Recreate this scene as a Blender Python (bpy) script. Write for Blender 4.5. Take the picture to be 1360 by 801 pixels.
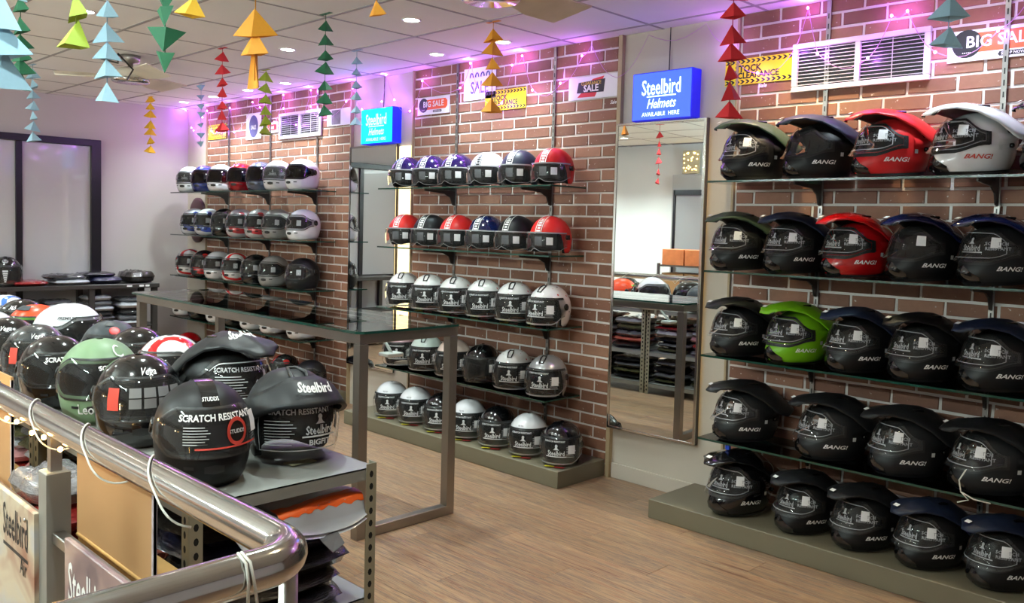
import bpy, math, random
from math import sin, cos, pi, radians as rad, sqrt, hypot, atan2
from mathutils import Vector, Matrix, noise

D = bpy.data
scene = bpy.context.scene
col = scene.collection
for o in list(D.objects):
    D.objects.remove(o)
rng = random.Random(7)

# ------------------------------------------------------------------ camera
cam_data = D.cameras.new('camera')
cam = D.objects.new('camera', cam_data)
col.objects.link(cam)
scene.camera = cam
YAW, PITCH, ROLL, F_PX = rad(44.58144), rad(3.19072), rad(1.5143), 1145.27
cam_data.sensor_fit = 'HORIZONTAL'
cam_data.sensor_width = 36.0
cam_data.lens = F_PX * 36.0 / 1360.0
cam_data.shift_y = -(400.5 - 366.09) / 1360.0
cam_data.clip_start = 0.02
fwd = Vector((-sin(YAW) * cos(PITCH), cos(YAW) * cos(PITCH), -sin(PITCH)))
rgt = Vector((cos(YAW), sin(YAW), 0))
upv = rgt.cross(fwd)
r2 = rgt * cos(ROLL) + upv * sin(ROLL)
u2 = -rgt * sin(ROLL) + upv * cos(ROLL)
M = Matrix((r2, u2, -fwd)).transposed().to_4x4()
M.translation = Vector((0, 0, 1.5))
cam.matrix_world = M

# ------------------------------------------------------------------ world and exposure
world = D.worlds.new('world')
scene.world = world
world.use_nodes = True
world.node_tree.nodes['Background'].inputs[0].default_value = (0.75, 0.78, 0.85, 1)
world.node_tree.nodes['Background'].inputs[1].default_value = 0.15
vs = scene.view_settings
vs.view_transform = 'Standard'
vs.look = 'None'
vs.gamma = 1.0
vs.use_curve_mapping = False
vs.exposure = 0.95
scene.cycles.max_bounces = 8
scene.cycles.diffuse_bounces = 6
scene.cycles.glossy_bounces = 4
scene.cycles.transparent_max_bounces = 24
scene.cycles.caustics_reflective = False
scene.cycles.caustics_refractive = False
scene.cycles.sample_clamp_indirect = 4.0

# downlights of the shop, some added out of view: x, y, watts, colour
COOL = (0.86, 1.0, 0.97)
WARM = (1.0, 0.80, 0.45)
BLUE = (0.74, 0.93, 1.0)
LAMPS = [(-8.386, 3.825, 18, COOL), (-7.769, 3.825, 30, COOL), (-7.118, 3.825, 30, BLUE), (-6.482, 3.825, 30, COOL),
         (-4.527, 3.815, 17, BLUE), (-3.893, 3.815, 17, COOL), (-5.215, 3.09, 20, COOL), (-3.895, 3.09, 20, COOL),
         (-5.208, 1.80, 24, COOL), (-3.9, 1.80, 24, COOL), (-2.6, 1.80, 24, COOL), (-1.95, 3.815, 19, WARM),
         (-1.27, 3.815, 13, BLUE), (-6.5, 1.80, 24, COOL), (-7.8, 1.80, 20, COOL), (-2.6, 0.5, 22, COOL), (-5.2, 0.5, 22, COOL),
         (-3.9, -0.8, 22, COOL), (-6.3, -0.8, 95, COOL), (-7.4, -0.9, 60, COOL), (-1.3, 0.5, 20, COOL), (-1.3, 1.80, 9, WARM)]  # front-wall lamps brighten the mirror's view; the farthest is added for that

# unseen tubes added behind the racks to brighten the ceiling: x, y, z, strength
FILL_TUBES = [(-4.2, -0.9, 2.28, 225.0), (-2.0, -0.9, 2.28, 165.0), (-7.4, 0.4, 2.28, 60.0)]

# ------------------------------------------------------------------ helpers
def lin(c):
    return tuple(((v / 255) / 12.92 if v / 255 <= 0.04045 else ((v / 255 + 0.055) / 1.055) ** 2.4) for v in c)

MATS = {}
def pm(name, rgb, rough=0.4, metal=0.0, coat=0.0, var=0.0, scale=20.0, bump=0.0, spec=0.5, objvar=0.0, alpha=None):
    """principled material with noise variation of its colour and fine relief"""
    if name in MATS:
        return MATS[name]
    m = D.materials.new(name)
    m.use_nodes = True
    nt = m.node_tree
    b = nt.nodes['Principled BSDF']
    c = lin(rgb)
    b.inputs['Base Color'].default_value = (*c, 1)
    b.inputs['Roughness'].default_value = rough
    b.inputs['Metallic'].default_value = metal
    b.inputs['Coat Weight'].default_value = coat
    b.inputs['Coat Roughness'].default_value = 0.05
    b.inputs['Specular IOR Level'].default_value = spec
    out = None
    if var or bump:
        tc = nt.nodes.new('ShaderNodeTexCoord')
        nz = nt.nodes.new('ShaderNodeTexNoise')
        nz.inputs['Scale'].default_value = scale
        nz.inputs['Detail'].default_value = 4
        nt.links.new(tc.outputs['Object'], nz.inputs['Vector'])
    if var:
        mx = nt.nodes.new('ShaderNodeMix')
        mx.data_type = 'RGBA'
        mx.inputs['A'].default_value = (*[v * (1 - var) for v in c], 1)
        mx.inputs['B'].default_value = (*[min(1, v * (1 + var)) for v in c], 1)
        nt.links.new(nz.outputs['Fac'], mx.inputs['Factor'])
        out = mx.outputs['Result']
        nt.links.new(out, b.inputs['Base Color'])
    if objvar:
        oi = nt.nodes.new('ShaderNodeObjectInfo')
        mr = nt.nodes.new('ShaderNodeMapRange')
        mr.inputs['To Min'].default_value = 1 - objvar
        mr.inputs['To Max'].default_value = 1 + objvar
        nt.links.new(oi.outputs['Random'], mr.inputs['Value'])
        hs = nt.nodes.new('ShaderNodeHueSaturation')
        nt.links.new(mr.outputs['Result'], hs.inputs['Value'])
        if out:
            nt.links.new(out, hs.inputs['Color'])
        else:
            hs.inputs['Color'].default_value = (*c, 1)
        nt.links.new(hs.outputs['Color'], b.inputs['Base Color'])
    if bump:
        bp = nt.nodes.new('ShaderNodeBump')
        bp.inputs['Strength'].default_value = bump
        bp.inputs['Distance'].default_value = 0.01
        nt.links.new(nz.outputs['Fac'], bp.inputs['Height'])
        nt.links.new(bp.outputs['Normal'], b.inputs['Normal'])
    MATS[name] = m
    return m

def emit(name, rgb, strength):
    if name in MATS:
        return MATS[name]
    m = D.materials.new(name)
    m.use_nodes = True
    nt = m.node_tree
    b = nt.nodes['Principled BSDF']
    c = lin(rgb)
    b.inputs['Base Color'].default_value = (*c, 1)
    b.inputs['Emission Color'].default_value = (*c, 1)
    b.inputs['Emission Strength'].default_value = strength
    b.inputs['Roughness'].default_value = 0.4
    MATS[name] = m
    return m

def clear(name, tint, gloss=1.0, ior=1.45, rough=0.02, haze=0.0):
    """thin clear sheet: transmits straight through, mirrors by Fresnel"""
    if name in MATS:
        return MATS[name]
    m = D.materials.new(name)
    m.use_nodes = True
    nt = m.node_tree
    for n in list(nt.nodes):
        nt.nodes.remove(n)
    o = nt.nodes.new('ShaderNodeOutputMaterial')
    tr = nt.nodes.new('ShaderNodeBsdfTransparent')
    tr.inputs[0].default_value = (*tint, 1)
    gl = nt.nodes.new('ShaderNodeBsdfGlossy')
    gl.inputs['Roughness'].default_value = rough
    gl.inputs[0].default_value = (gloss, gloss, gloss, 1)
    fr = nt.nodes.new('ShaderNodeFresnel')
    fr.inputs['IOR'].default_value = ior
    mx = nt.nodes.new('ShaderNodeMixShader')
    nt.links.new(fr.outputs[0], mx.inputs[0])
    src = tr.outputs[0]
    if haze:
        df = nt.nodes.new('ShaderNodeBsdfDiffuse')
        df.inputs[0].default_value = (0.8, 0.8, 0.8, 1)
        m2 = nt.nodes.new('ShaderNodeMixShader')
        m2.inputs[0].default_value = haze
        nt.links.new(tr.outputs[0], m2.inputs[1])
        nt.links.new(df.outputs[0], m2.inputs[2])
        src = m2.outputs[0]
    nt.links.new(src, mx.inputs[1])
    nt.links.new(gl.outputs[0], mx.inputs[2])
    nt.links.new(mx.outputs[0], o.inputs[0])
    MATS[name] = m
    return m

class MB:
    """collects shapes; build() links them as one mesh object, mesh() returns the data"""
    def __init__(s):
        s.v, s.f, s.m, s.s = [], [], [], []
    def add(s, vs, fs, mi=0, sm=False, mtx=None):
        k = len(s.v)
        s.v += [tuple(mtx @ Vector(p)) if mtx else tuple(p) for p in vs]
        s.f += [tuple(i + k for i in f) for f in fs]
        s.m += [mi] * len(fs)
        s.s += [sm] * len(fs)
        return s
    def box(s, lo, hi, mi=0, bev=0.0, mtx=None):
        x0, y0, z0 = lo
        x1, y1, z1 = hi
        if not bev:
            vs = [(x0, y0, z0), (x1, y0, z0), (x1, y1, z0), (x0, y1, z0), (x0, y0, z1), (x1, y0, z1), (x1, y1, z1), (x0, y1, z1)]
            fs = [(3, 2, 1, 0), (4, 5, 6, 7), (0, 1, 5, 4), (1, 2, 6, 5), (2, 3, 7, 6), (3, 0, 4, 7)]
            return s.add(vs, fs, mi, False, mtx)
        b = bev
        vs = []
        for z, i in ((z0, b), (z0 + b, 0), (z1 - b, 0), (z1, b)):
            vs += [(x0 + i, y0 + i, z), (x1 - i, y0 + i, z), (x1 - i, y1 - i, z), (x0 + i, y1 - i, z)]
        fs = [(3, 2, 1, 0), (12, 13, 14, 15)]
        for k in range(3):
            for j in range(4):
                a, c = k * 4 + j, k * 4 + (j + 1) % 4
                fs.append((a, c, c + 4, a + 4))
        return s.add(vs, fs, mi, False, mtx)
    def grid(s, fn, nu, nv, mi=0, sm=True, wrap=False, flip=False, keep=None):
        vs = [fn(i / nu, j / nv) for j in range(nv + 1) for i in range(nu + (0 if wrap else 1))]
        w = nu if wrap else nu + 1
        fs = []
        for j in range(nv):
            for i in range(nu):
                if keep and not keep((i + .5) / nu, (j + .5) / nv):
                    continue
                a, b = j * w + i, j * w + (i + 1) % w
                f = (a, b, b + w, a + w)
                fs.append(f[::-1] if flip else f)
        return s.add(vs, fs, mi, sm)
    def tube(s, path, r, n=8, mi=0, caps=True, closed=False):
        P = [Vector(p) for p in path]
        k0 = len(s.v)
        N = len(P)
        ref = None
        for i, p in enumerate(P):
            a = P[i - 1] if (i > 0 or closed) else P[i]
            b = P[(i + 1) % N] if (i < N - 1 or closed) else P[i]
            d = (b - a).normalized() if (b - a).length > 1e-9 else Vector((0, 0, 1))
            if ref is None:
                ref = d.orthogonal().normalized()
            ref = (ref - d * ref.dot(d))
            ref = ref.normalized() if ref.length > 1e-6 else d.orthogonal().normalized()
            q = d.cross(ref)
            rr = r[i] if isinstance(r, (list, tuple)) else r
            for j in range(n):
                t = 2 * pi * j / n
                s.v.append(tuple(p + (ref * cos(t) + q * sin(t)) * rr))
        for i in range(N - (0 if closed else 1)):
            for j in range(n):
                a = k0 + i * n + j
                b = k0 + i * n + (j + 1) % n
                c = k0 + ((i + 1) % N) * n + (j + 1) % n
                d_ = k0 + ((i + 1) % N) * n + j
                s.f.append((a, b, c, d_)); s.m.append(mi); s.s.append(True)
        if caps and not closed:
            s.f.append(tuple(k0 + j for j in range(n))[::-1]); s.m.append(mi); s.s.append(False)
            s.f.append(tuple(k0 + (N - 1) * n + j for j in range(n))); s.m.append(mi); s.s.append(False)
        return s
    def lathe(s, prof, n=24, mi=0, mtx=None, sm=True):
        vs, fs = [], []
        for r, z in prof:
            vs += [(r * cos(2 * pi * j / n), r * sin(2 * pi * j / n), z) for j in range(n)]
        for i in range(len(prof) - 1):
            for j in range(n):
                a, b = i * n + j, i * n + (j + 1) % n
                fs.append((a, b, b + n, a + n))
        fs.append(tuple(range(n))[::-1])
        fs.append(tuple(range((len(prof) - 1) * n, len(prof) * n)))
        return s.add(vs, fs, mi, sm, mtx)
    def prism(s, pts, z0, z1, mi=0, mtx=None):
        n = len(pts)
        vs = [(x, y, z0) for x, y in pts] + [(x, y, z1) for x, y in pts]
        fs = [tuple(range(n))[::-1], tuple(range(n, 2 * n))] + [(i, (i + 1) % n, (i + 1) % n + n, i + n) for i in range(n)]
        return s.add(vs, fs, mi, False, mtx)
    def mesh(s, name, mats=()):
        me = D.meshes.new(name)
        me.from_pydata(s.v, [], s.f)
        me.polygons.foreach_set('material_index', s.m)
        me.polygons.foreach_set('use_smooth', s.s)
        for m in mats:
            me.materials.append(m)
        me.update()
        return me
    def build(s, name, mats, parent=None, loc=None):
        if not isinstance(mats, (list, tuple)):
            mats = [mats]
        o = D.objects.new(name, s.mesh(name, mats))
        col.objects.link(o)
        if loc:
            o.location = loc
        o.parent = parent
        return o

def inst(name, me, parent=None, mats=None, loc=None, rot=None, scale=None):
    o = D.objects.new(name, me)
    col.objects.link(o)
    o.parent = parent
    if mats:
        for i, m in enumerate(mats):
            if m:
                o.material_slots[i].link = 'OBJECT'
                o.material_slots[i].material = m
    if loc: o.location = loc
    if rot: o.rotation_euler = rot
    if scale: o.scale = scale
    return o

def tag(o, label=None, cat=None, group=None, kind=None):
    if label: o['label'] = label
    if cat: o['category'] = cat
    if group: o['group'] = group
    if kind: o['kind'] = kind
    return o

def thing(name, label, cat, loc=(0, 0, 0), rz=0.0, group=None):
    o = D.objects.new(name, None)
    col.objects.link(o)
    o.location = loc
    o.rotation_euler = (0, 0, rz)
    o.empty_display_size = 0.05
    return tag(o, label, cat, group)

_TX = {}
def text_data(s, size=1.0, shear=0.0, bold=0.0, res=2, sx=1.0):
    """lettering as flat triangles centred on the origin: (verts, faces, width)"""
    key = (s, size, shear, bold, res, sx)
    if key in _TX:
        return _TX[key]
    cu = D.curves.new('lettering', 'FONT')
    cu.body = s
    cu.size = size
    cu.shear = shear
    cu.offset = bold * size
    cu.resolution_u = res
    cu.align_x = 'CENTER'
    cu.align_y = 'CENTER'
    cu.fill_mode = 'FRONT'
    to = D.objects.new('lettering', cu)
    me = D.meshes.new_from_object(to)
    vs = [(v.co.x * sx, v.co.y) for v in me.vertices]
    fs = [tuple(p.vertices) for p in me.polygons]
    D.objects.remove(to)
    D.curves.remove(cu)
    D.meshes.remove(me)
    _TX[key] = (vs, fs)
    return _TX[key]

def flat_text(mb, s, x, z, size, y=0.0, mi=0, **kw):
    """lettering on a wall sign facing -y"""
    vs, fs = text_data(s, size, **kw)
    mb.add([(x + a, y, z + b) for a, b in vs], fs, mi)
    return mb

def struct(o):
    o['kind'] = 'structure'
    return o

WALL_Y, CEIL, END_X = 4.14, 2.658, -8.975
# ------------------------------------------------------------------ materials of the room
m_plain = pm('painted wall beige', (196, 186, 172), 0.6, var=0.03, scale=3, bump=0.03)
m_end = pm('painted wall mauve grey', (186, 178, 176), 0.55, var=0.03, scale=2, bump=0.02)
m_white = pm('white painted wall', (226, 226, 224), 0.6, var=0.02, scale=2)
m_mortar = pm('pale mortar', (222, 216, 210), 0.85, var=0.08, scale=60, bump=0.2)
m_tile = pm('ceiling tile', (236, 236, 232), 0.8, var=0.03, scale=5, objvar=0.02)
m_grid = pm('ceiling grid', (84, 80, 80), 0.7)
m_trim = pm('oak edge trim', (170, 150, 118), 0.5, var=0.08, scale=30)
m_black = pm('black plastic', (18, 18, 19), 0.35)
m_steel = pm('brushed steel', (176, 172, 166), 0.32, metal=1.0, var=0.08, scale=8)
m_chrome = pm('polished steel', (205, 203, 200), 0.14, metal=1.0, var=0.06, scale=40)
m_paper = pm('white paper', (236, 236, 238), 0.7)

def brick_mat():
    m = D.materials.new('red brick')
    m.use_nodes = True
    nt = m.node_tree
    b = nt.nodes['Principled BSDF']
    b.inputs['Roughness'].default_value = 0.7
    oi = nt.nodes.new('ShaderNodeObjectInfo')
    rp = nt.nodes.new('ShaderNodeValToRGB')
    e = rp.color_ramp.elements
    e[0].color = (*lin((122, 82, 64)), 1)
    e[1].color = (*lin((160, 114, 90)), 1)
    e.new(0.5).color = (*lin((142, 96, 74)), 1)
    nt.links.new(oi.outputs['Random'], rp.inputs[0])
    g = nt.nodes.new('ShaderNodeNewGeometry')
    nz = nt.nodes.new('ShaderNodeTexNoise')
    nz.inputs['Scale'].default_value = 38
    nz.inputs['Detail'].default_value = 5
    nt.links.new(g.outputs['Position'], nz.inputs['Vector'])
    mx = nt.nodes.new('ShaderNodeMix')
    mx.data_type = 'RGBA'
    mx.blend_type = 'MULTIPLY'
    mx.inputs['Factor'].default_value = 0.22
    nt.links.new(rp.outputs[0], mx.inputs['A'])
    nt.links.new(nz.outputs['Fac'], mx.inputs['B'])
    sp = nt.nodes.new('ShaderNodeTexNoise')
    sp.inputs['Scale'].default_value = 55
    sp.inputs['Detail'].default_value = 2
    nt.links.new(g.outputs['Position'], sp.inputs['Vector'])
    th = nt.nodes.new('ShaderNodeMapRange')
    th.inputs['From Min'].default_value = 0.70
    th.inputs['From Max'].default_value = 0.76
    nt.links.new(sp.outputs['Fac'], th.inputs['Value'])
    m2 = nt.nodes.new('ShaderNodeMix')
    m2.data_type = 'RGBA'
    m2.inputs['B'].default_value = (*lin((205, 190, 178)), 1)
    nt.links.new(th.outputs[0], m2.inputs['Factor'])
    nt.links.new(mx.outputs['Result'], m2.inputs['A'])
    nt.links.new(m2.outputs['Result'], b.inputs['Base Color'])
    bp = nt.nodes.new('ShaderNodeBump')
    bp.inputs['Strength'].default_value = 0.25
    bp.inputs['Distance'].default_value = 0.004
    nt.links.new(nz.outputs['Fac'], bp.inputs['Height'])
    nt.links.new(bp.outputs['Normal'], b.inputs['Normal'])
    return m

def floor_mat():
    m = D.materials.new('wood plank')
    m.use_nodes = True
    nt = m.node_tree
    b = nt.nodes['Principled BSDF']
    b.inputs['Roughness'].default_value = 0.34
    b.inputs['Specular IOR Level'].default_value = 0.4
    g = nt.nodes.new('ShaderNodeNewGeometry')
    oi = nt.nodes.new('ShaderNodeObjectInfo')
    mul = nt.nodes.new('ShaderNodeMath'); mul.operation = 'MULTIPLY'; mul.inputs[1].default_value = 9.0
    nt.links.new(oi.outputs['Random'], mul.inputs[0])
    cmb = nt.nodes.new('ShaderNodeCombineXYZ')
    nt.links.new(mul.outputs[0], cmb.inputs[0])
    add = nt.nodes.new('ShaderNodeVectorMath'); add.operation = 'ADD'
    nt.links.new(g.outputs['Position'], add.inputs[0]); nt.links.new(cmb.outputs[0], add.inputs[1])
    mp = nt.nodes.new('ShaderNodeMapping')
    mp.inputs['Scale'].default_value = (1.1, 30, 1)
    nt.links.new(add.outputs[0], mp.inputs[0])
    nz = nt.nodes.new('ShaderNodeTexNoise')
    nz.inputs['Scale'].default_value = 1.6; nz.inputs['Detail'].default_value = 7; nz.inputs['Roughness'].default_value = 0.66
    nz.inputs['Distortion'].default_value = 0.5
    nt.links.new(mp.outputs[0], nz.inputs['Vector'])
    rp = nt.nodes.new('ShaderNodeValToRGB')
    e = rp.color_ramp.elements
    e[0].position = 0.28; e[0].color = (*lin((78, 54, 44)), 1)
    e[1].position = 0.74; e[1].color = (*lin((190, 160, 122)), 1)
    for p, c in ((0.37, (122, 84, 64)), (0.43, (160, 126, 94)), (0.48, (112, 92, 82)), (0.54, (170, 138, 102)), (0.60, (140, 98, 74))):
        e.new(p).color = (*lin(c), 1)
    nt.links.new(nz.outputs['Fac'], rp.inputs[0])
    hs = nt.nodes.new('ShaderNodeHueSaturation')
    hs.inputs['Saturation'].default_value = 0.96
    mr = nt.nodes.new('ShaderNodeMapRange')
    mr.inputs['To Min'].default_value = 0.92; mr.inputs['To Max'].default_value = 1.08
    nt.links.new(oi.outputs['Random'], mr.inputs['Value'])
    nt.links.new(mr.outputs[0], hs.inputs['Value'])
    nt.links.new(rp.outputs[0], hs.inputs['Color'])
    nt.links.new(hs.outputs[0], b.inputs['Base Color'])
    bp = nt.nodes.new('ShaderNodeBump')
    bp.inputs['Strength'].default_value = 0.08; bp.inputs['Distance'].default_value = 0.003
    nt.links.new(nz.outputs['Fac'], bp.inputs['Height']); nt.links.new(bp.outputs['Normal'], b.inputs['Normal'])
    return m

m_brick, m_floor = brick_mat(), floor_mat()

# ------------------------------------------------------------------ floor, ceiling, walls
FLOOR_X0, FLOOR_X1, FLOOR_Y0, FLOOR_Y1 = END_X, 1.9, -1.8, WALL_Y
floor = struct(MB().box((FLOOR_X0, FLOOR_Y0, -0.1), (FLOOR_X1, FLOOR_Y1, -0.006)).build('floor', pm('floor base', (60, 48, 40), 0.8)))
PW, PL = 0.18, 1.22
plank_me = MB().box((0, 0, -0.006), (PL - 0.0012, PW - 0.0012, 0), bev=0.0006).mesh('plank', [m_floor])
row = 0
y = FLOOR_Y0
while y < FLOOR_Y1:
    x = FLOOR_X0 - (row * 0.47) % PL
    while x < FLOOR_X1:
        a, b_ = max(x, FLOOR_X0), min(x + PL, FLOOR_X1)
        w = min(PW, FLOOR_Y1 - y)
        if b_ - a > 0.01:
            inst('plank', plank_me, floor, loc=(a, y, 0), scale=((b_ - a) / PL, w / PW, 1))
        x += PL
    y += PW
    row += 1

ceiling = struct(MB().box((END_X, FLOOR_Y0, CEIL + 0.006), (FLOOR_X1, FLOOR_Y1, CEIL + 0.1)).build('ceiling', m_grid))
TX, TY = 0.652, 0.623
tile_me = MB().box((0.006, 0.006, -0.004), (TX - 0.006, TY - 0.006, 0.012), bev=0.003).mesh('ceiling_tile', [m_tile])
i = -2
while -2.264 - TX * i > END_X - TX:
    gx = -2.264 - TX * (i + 1)
    for j in range(-9, 3):
        gy = 3.372 + TY * j - TY
        x0, x1 = max(gx, END_X), gx + TX
        y0, y1 = gy, min(gy + TY, WALL_Y)
        if x1 - x0 > 0.03 and y1 - y0 > 0.03 and x1 < FLOOR_X1 + 0.01 and gy > FLOOR_Y0 - 0.3:
            inst('ceiling_tile', tile_me, ceiling, loc=(x0, y0, CEIL), scale=((x1 - x0) / TX, (y1 - y0) / TY, 1))
    i += 1
for k in range(1, 7):   # tiles beyond the grid start
    gx = -2.264 + TX * (k + 1)
    for j in range(-9, 3):
        gy = 3.372 + TY * j - TY
        y1 = min(gy + TY, WALL_Y)
        if gx + TX < FLOOR_X1 + 0.3 and y1 - gy > 0.03 and gy > FLOOR_Y0 - 0.3:
            inst('ceiling_tile', tile_me, ceiling, loc=(gx, gy, CEIL), scale=(1, (y1 - gy) / TY, 1))

m_bar = pm('ceiling bar', (160, 157, 155), 0.6)
i = -6
while -2.264 - TX * i > END_X:
    x = -2.264 - TX * i
    if x < FLOOR_X1:
        MB().box((x - 0.009, FLOOR_Y0, CEIL - 0.006), (x + 0.009, FLOOR_Y1, CEIL + 0.004)).build('ceiling_bar', m_bar, ceiling)
    i += 1
for j in range(-8, 2):
    y = 3.372 + TY * j
    MB().box((END_X, y - 0.011, CEIL - 0.0065), (FLOOR_X1, y + 0.011, CEIL + 0.004)).build('ceiling_bar', m_bar, ceiling)
struct(MB().box((END_X - 0.1, WALL_Y, 0), (FLOOR_X1, WALL_Y + 0.1, CEIL)).build('wall_back', m_plain))
struct(MB().box((END_X - 0.1, FLOOR_Y0, 0), (END_X, WALL_Y, CEIL)).build('wall_left', m_end))
struct(MB().box((END_X, FLOOR_Y0 - 0.1, 0), (FLOOR_X1, FLOOR_Y0, CEIL)).build('wall_front', m_white))
struct(MB().box((FLOOR_X1, FLOOR_Y0, 0), (FLOOR_X1 + 0.1, WALL_Y, CEIL)).build('wall_right', m_white))
# grey boxed-out wall with a soffit that the mirror looks at
struct(MB().box((-6.12, -1.8, 0), (-4.6, -1.72, 2.25)).build('wall_front_recess', pm('grey wall', (176, 172, 170), 0.6, var=0.03, scale=2)))

# brick walls: mortar slab with every brick proud of it
CP, BP, JT = 0.0718, 0.216, 0.0125
brick_meshes = []
for k in range(5):
    q = random.Random(k)
    mb = MB()
    L, Hh, T, bv = BP - JT, CP - JT, 0.0055, 0.0025
    j = lambda s_=0.0016: q.uniform(-s_, s_)
    back = [(-L / 2 + j(), 0.002, -Hh / 2 + j()), (L / 2 + j(), 0.002, -Hh / 2 + j()), (L / 2 + j(), 0.002, Hh / 2 + j()), (-L / 2 + j(), 0.002, Hh / 2 + j())]
    front = [(p[0] - bv * (1 if p[0] > 0 else -1), -T + j(0.001), p[2] - bv * (1 if p[2] > 0 else -1)) for p in back]
    mid = [(p[0], -T * 0.55, p[2]) for p in back]
    mb.add(back + mid + front, [(8, 9, 10, 11)] + [(a, (a + 1) % 4, (a + 1) % 4 + 4, a + 4) for a in range(4)] + [(a + 4, (a + 1) % 4 + 4, (a + 1) % 4 + 8, a + 8) for a in range(4)])
    brick_meshes.append(mb.mesh('brick', [m_brick]))
half_meshes = []
for me0 in brick_meshes:
    h = me0.copy()
    for v in h.vertices:
        v.co.x += (BP / 4 - JT / 4 + 0.0) * (-1 if v.co.x > 0 else 1) * 1.0
    half_meshes.append(h)

def brick_wall(name, x0, x1, right_anchor, hidden=None):
    w = struct(MB().box((x0, WALL_Y - 0.012, 0), (x1, WALL_Y + 0.05, CEIL)).build(name, m_mortar))
    cells = []
    n = int(CEIL / CP) + 1
    for r in range(n):
        zc = CEIL - CP * (r + 0.5)
        if zc - CP / 2 < -0.02:
            break
        edge = x1 - JT / 2 if right_anchor else x0 + JT / 2
        x = edge
        first = True
        while True:
            bl = BP / 2 if (first and r % 2) else BP
            first = False
            if right_anchor:
                a, b2 = x - bl, x
                x = a
                if b2 <= x0 + 0.03: break
                a = max(a, x0)
            else:
                a, b2 = x, x + bl
                x = b2
                if a >= x1 - 0.03: break
                b2 = min(b2, x1)
            cells.append(((a + b2) / 2, zc, (b2 - a - JT)))
    vis = [c for c in cells if not (hidden and hidden(*c))]
    hid = [c for c in cells if hidden and hidden(*c)]
    if len(vis) > 298:
        vis.sort(key=lambda c: (0 if c[1] > 0.45 else 1, -c[1]))
        hid += vis[298:]
        vis = vis[:298]
    L = BP - JT
    for cx, cz, ln in vis:
        half = ln < L * 0.6
        me = rng.choice(half_meshes if half else brick_meshes)
        o = inst('brick', me, w, loc=(cx, WALL_Y - 0.012, cz), scale=(ln / (L / 2 if half else L), 1, 1))
    if hid:
        mb = MB()
        for cx, cz, ln in hid:
            me = rng.choice(brick_meshes)
            s_ = ln / L
            mb.add([(cx + v.co.x * s_, WALL_Y - 0.012 + v.co.y, cz + v.co.z) for v in me.vertices], [tuple(p.vertices) for p in me.polygons])
        o = mb.build('brick_remainder', m_brick, w)
        o['kind'] = 'stuff'
    return w

brick_wall('wall_far', -8.496, -5.954, True, lambda x, z, l: z < 0.66 or (x < -6.2 and z < 0.95))
brick_wall('wall_middle', -5.137, -3.213, True, lambda x, z, l: z < 0.13 or (x < -4.6 and z < 0.45))
brick_wall('wall_right_brick', -2.41, FLOOR_X1, False, lambda x, z, l: x > -0.75 or z < 0.12)
n_tr = 0
for x in (-8.503, -5.947, -5.144, -3.199, -2.417):
    n_tr += 1
    wd = 0.014 if x == -3.199 else 0.006
    struct(MB().box((x - wd, WALL_Y - 0.03, 0.0), (x + wd, WALL_Y, CEIL)).build('trim_%d' % n_tr, m_trim))
struct(MB().box((-3.18, WALL_Y - 0.012, 0), (-2.42, WALL_Y, 0.09), bev=0.002).build('baseboard_back', m_plain))

# sliding door with frosted panes on the end wall
door = D.objects.new('door_1', None); col.objects.link(door); struct(door); door.location = (END_X, 2.6, 0)
m_frame = pm('dark bronze frame', (34, 32, 36), 0.3, metal=0.3)
m_frost = pm('frosted glass', (186, 184, 184), 0.22, coat=0.6, var=0.03, scale=1.5)
def dbox(name, y0, y1, z0, z1, m, dx=0.05, x0=0.0):
    return MB().box((x0, y0 - 2.6, z0), (dx, y1 - 2.6, z1), bev=0.004).build(name, m, door)
dbox('jamb', 3.135, 3.225, 0, 2.25, m_frame, 0.07)
dbox('head', 1.10, 3.135, 2.185, 2.25, m_frame, 0.07)
dbox('mullion', 2.47, 2.525, 0, 2.185, m_frame, 0.055)
dbox('mullion', 1.85, 1.905, 0, 2.185, m_frame, 0.055)
dbox('bottom_rail', 1.10, 3.135, 0.80, 0.86, m_frame, 0.05)
dbox('pane', 2.525, 3.135, 0.02, 2.185, m_frost, 0.03)
dbox('pane', 1.905, 2.47, 0.02, 2.185, m_frost, 0.03)
dbox('pane', 1.10, 1.85, 0.02, 2.185, m_frost, 0.03)

# plinths along the wall
m_plinth = pm('olive grey paint', (112, 104, 84), 0.55, var=0.06, scale=6)
for (x0, x1, lab) in ((-8.45, -5.96, 'long low olive grey plinth under the brick wall nearest the sliding door'),
                      (-5.37, -3.228, 'low olive grey plinth carrying seven helmets under the brick wall between the mirrors'),
                      (-2.59, 1.2, 'low olive grey plinth carrying black peaked helmets beside the bright blue sign wall')):
    o = MB().box((x0, 3.693, 0), (x1, WALL_Y - 0.013, 0.1), bev=0.003).build('plinth', m_plinth)
    tag(o, lab, 'plinth')
# ------------------------------------------------------------------ helmets
m_liner = pm('black foam liner', (14, 14, 15), 0.85)
m_seal = pm('satin black rubber', (22, 22, 23), 0.45)
m_screw = pm('black screw cap', (12, 12, 13), 0.25)
m_visor = clear('clear visor', (0.86, 0.87, 0.88), 1.0, 1.5, 0.02, 0.02)
m_smoke = clear('smoked visor', (0.10, 0.10, 0.115), 1.0, 1.5, 0.03, 0.0)
m_print = pm('silver visor print', (205, 208, 210), 0.45)
m_whiteprint = pm('white print', (238, 238, 236), 0.5)
m_redprint = pm('red print', (196, 62, 48), 0.5)
m_darkprint = pm('dark print', (40, 40, 46), 0.5)
m_sticker = pm('white price sticker', (226, 226, 228), 0.6, var=0.1, scale=160)
m_yellowtag = pm('yellow paper tag', (214, 204, 40), 0.6)
m_redtag = pm('red paper tag', (180, 40, 40), 0.6)

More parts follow.
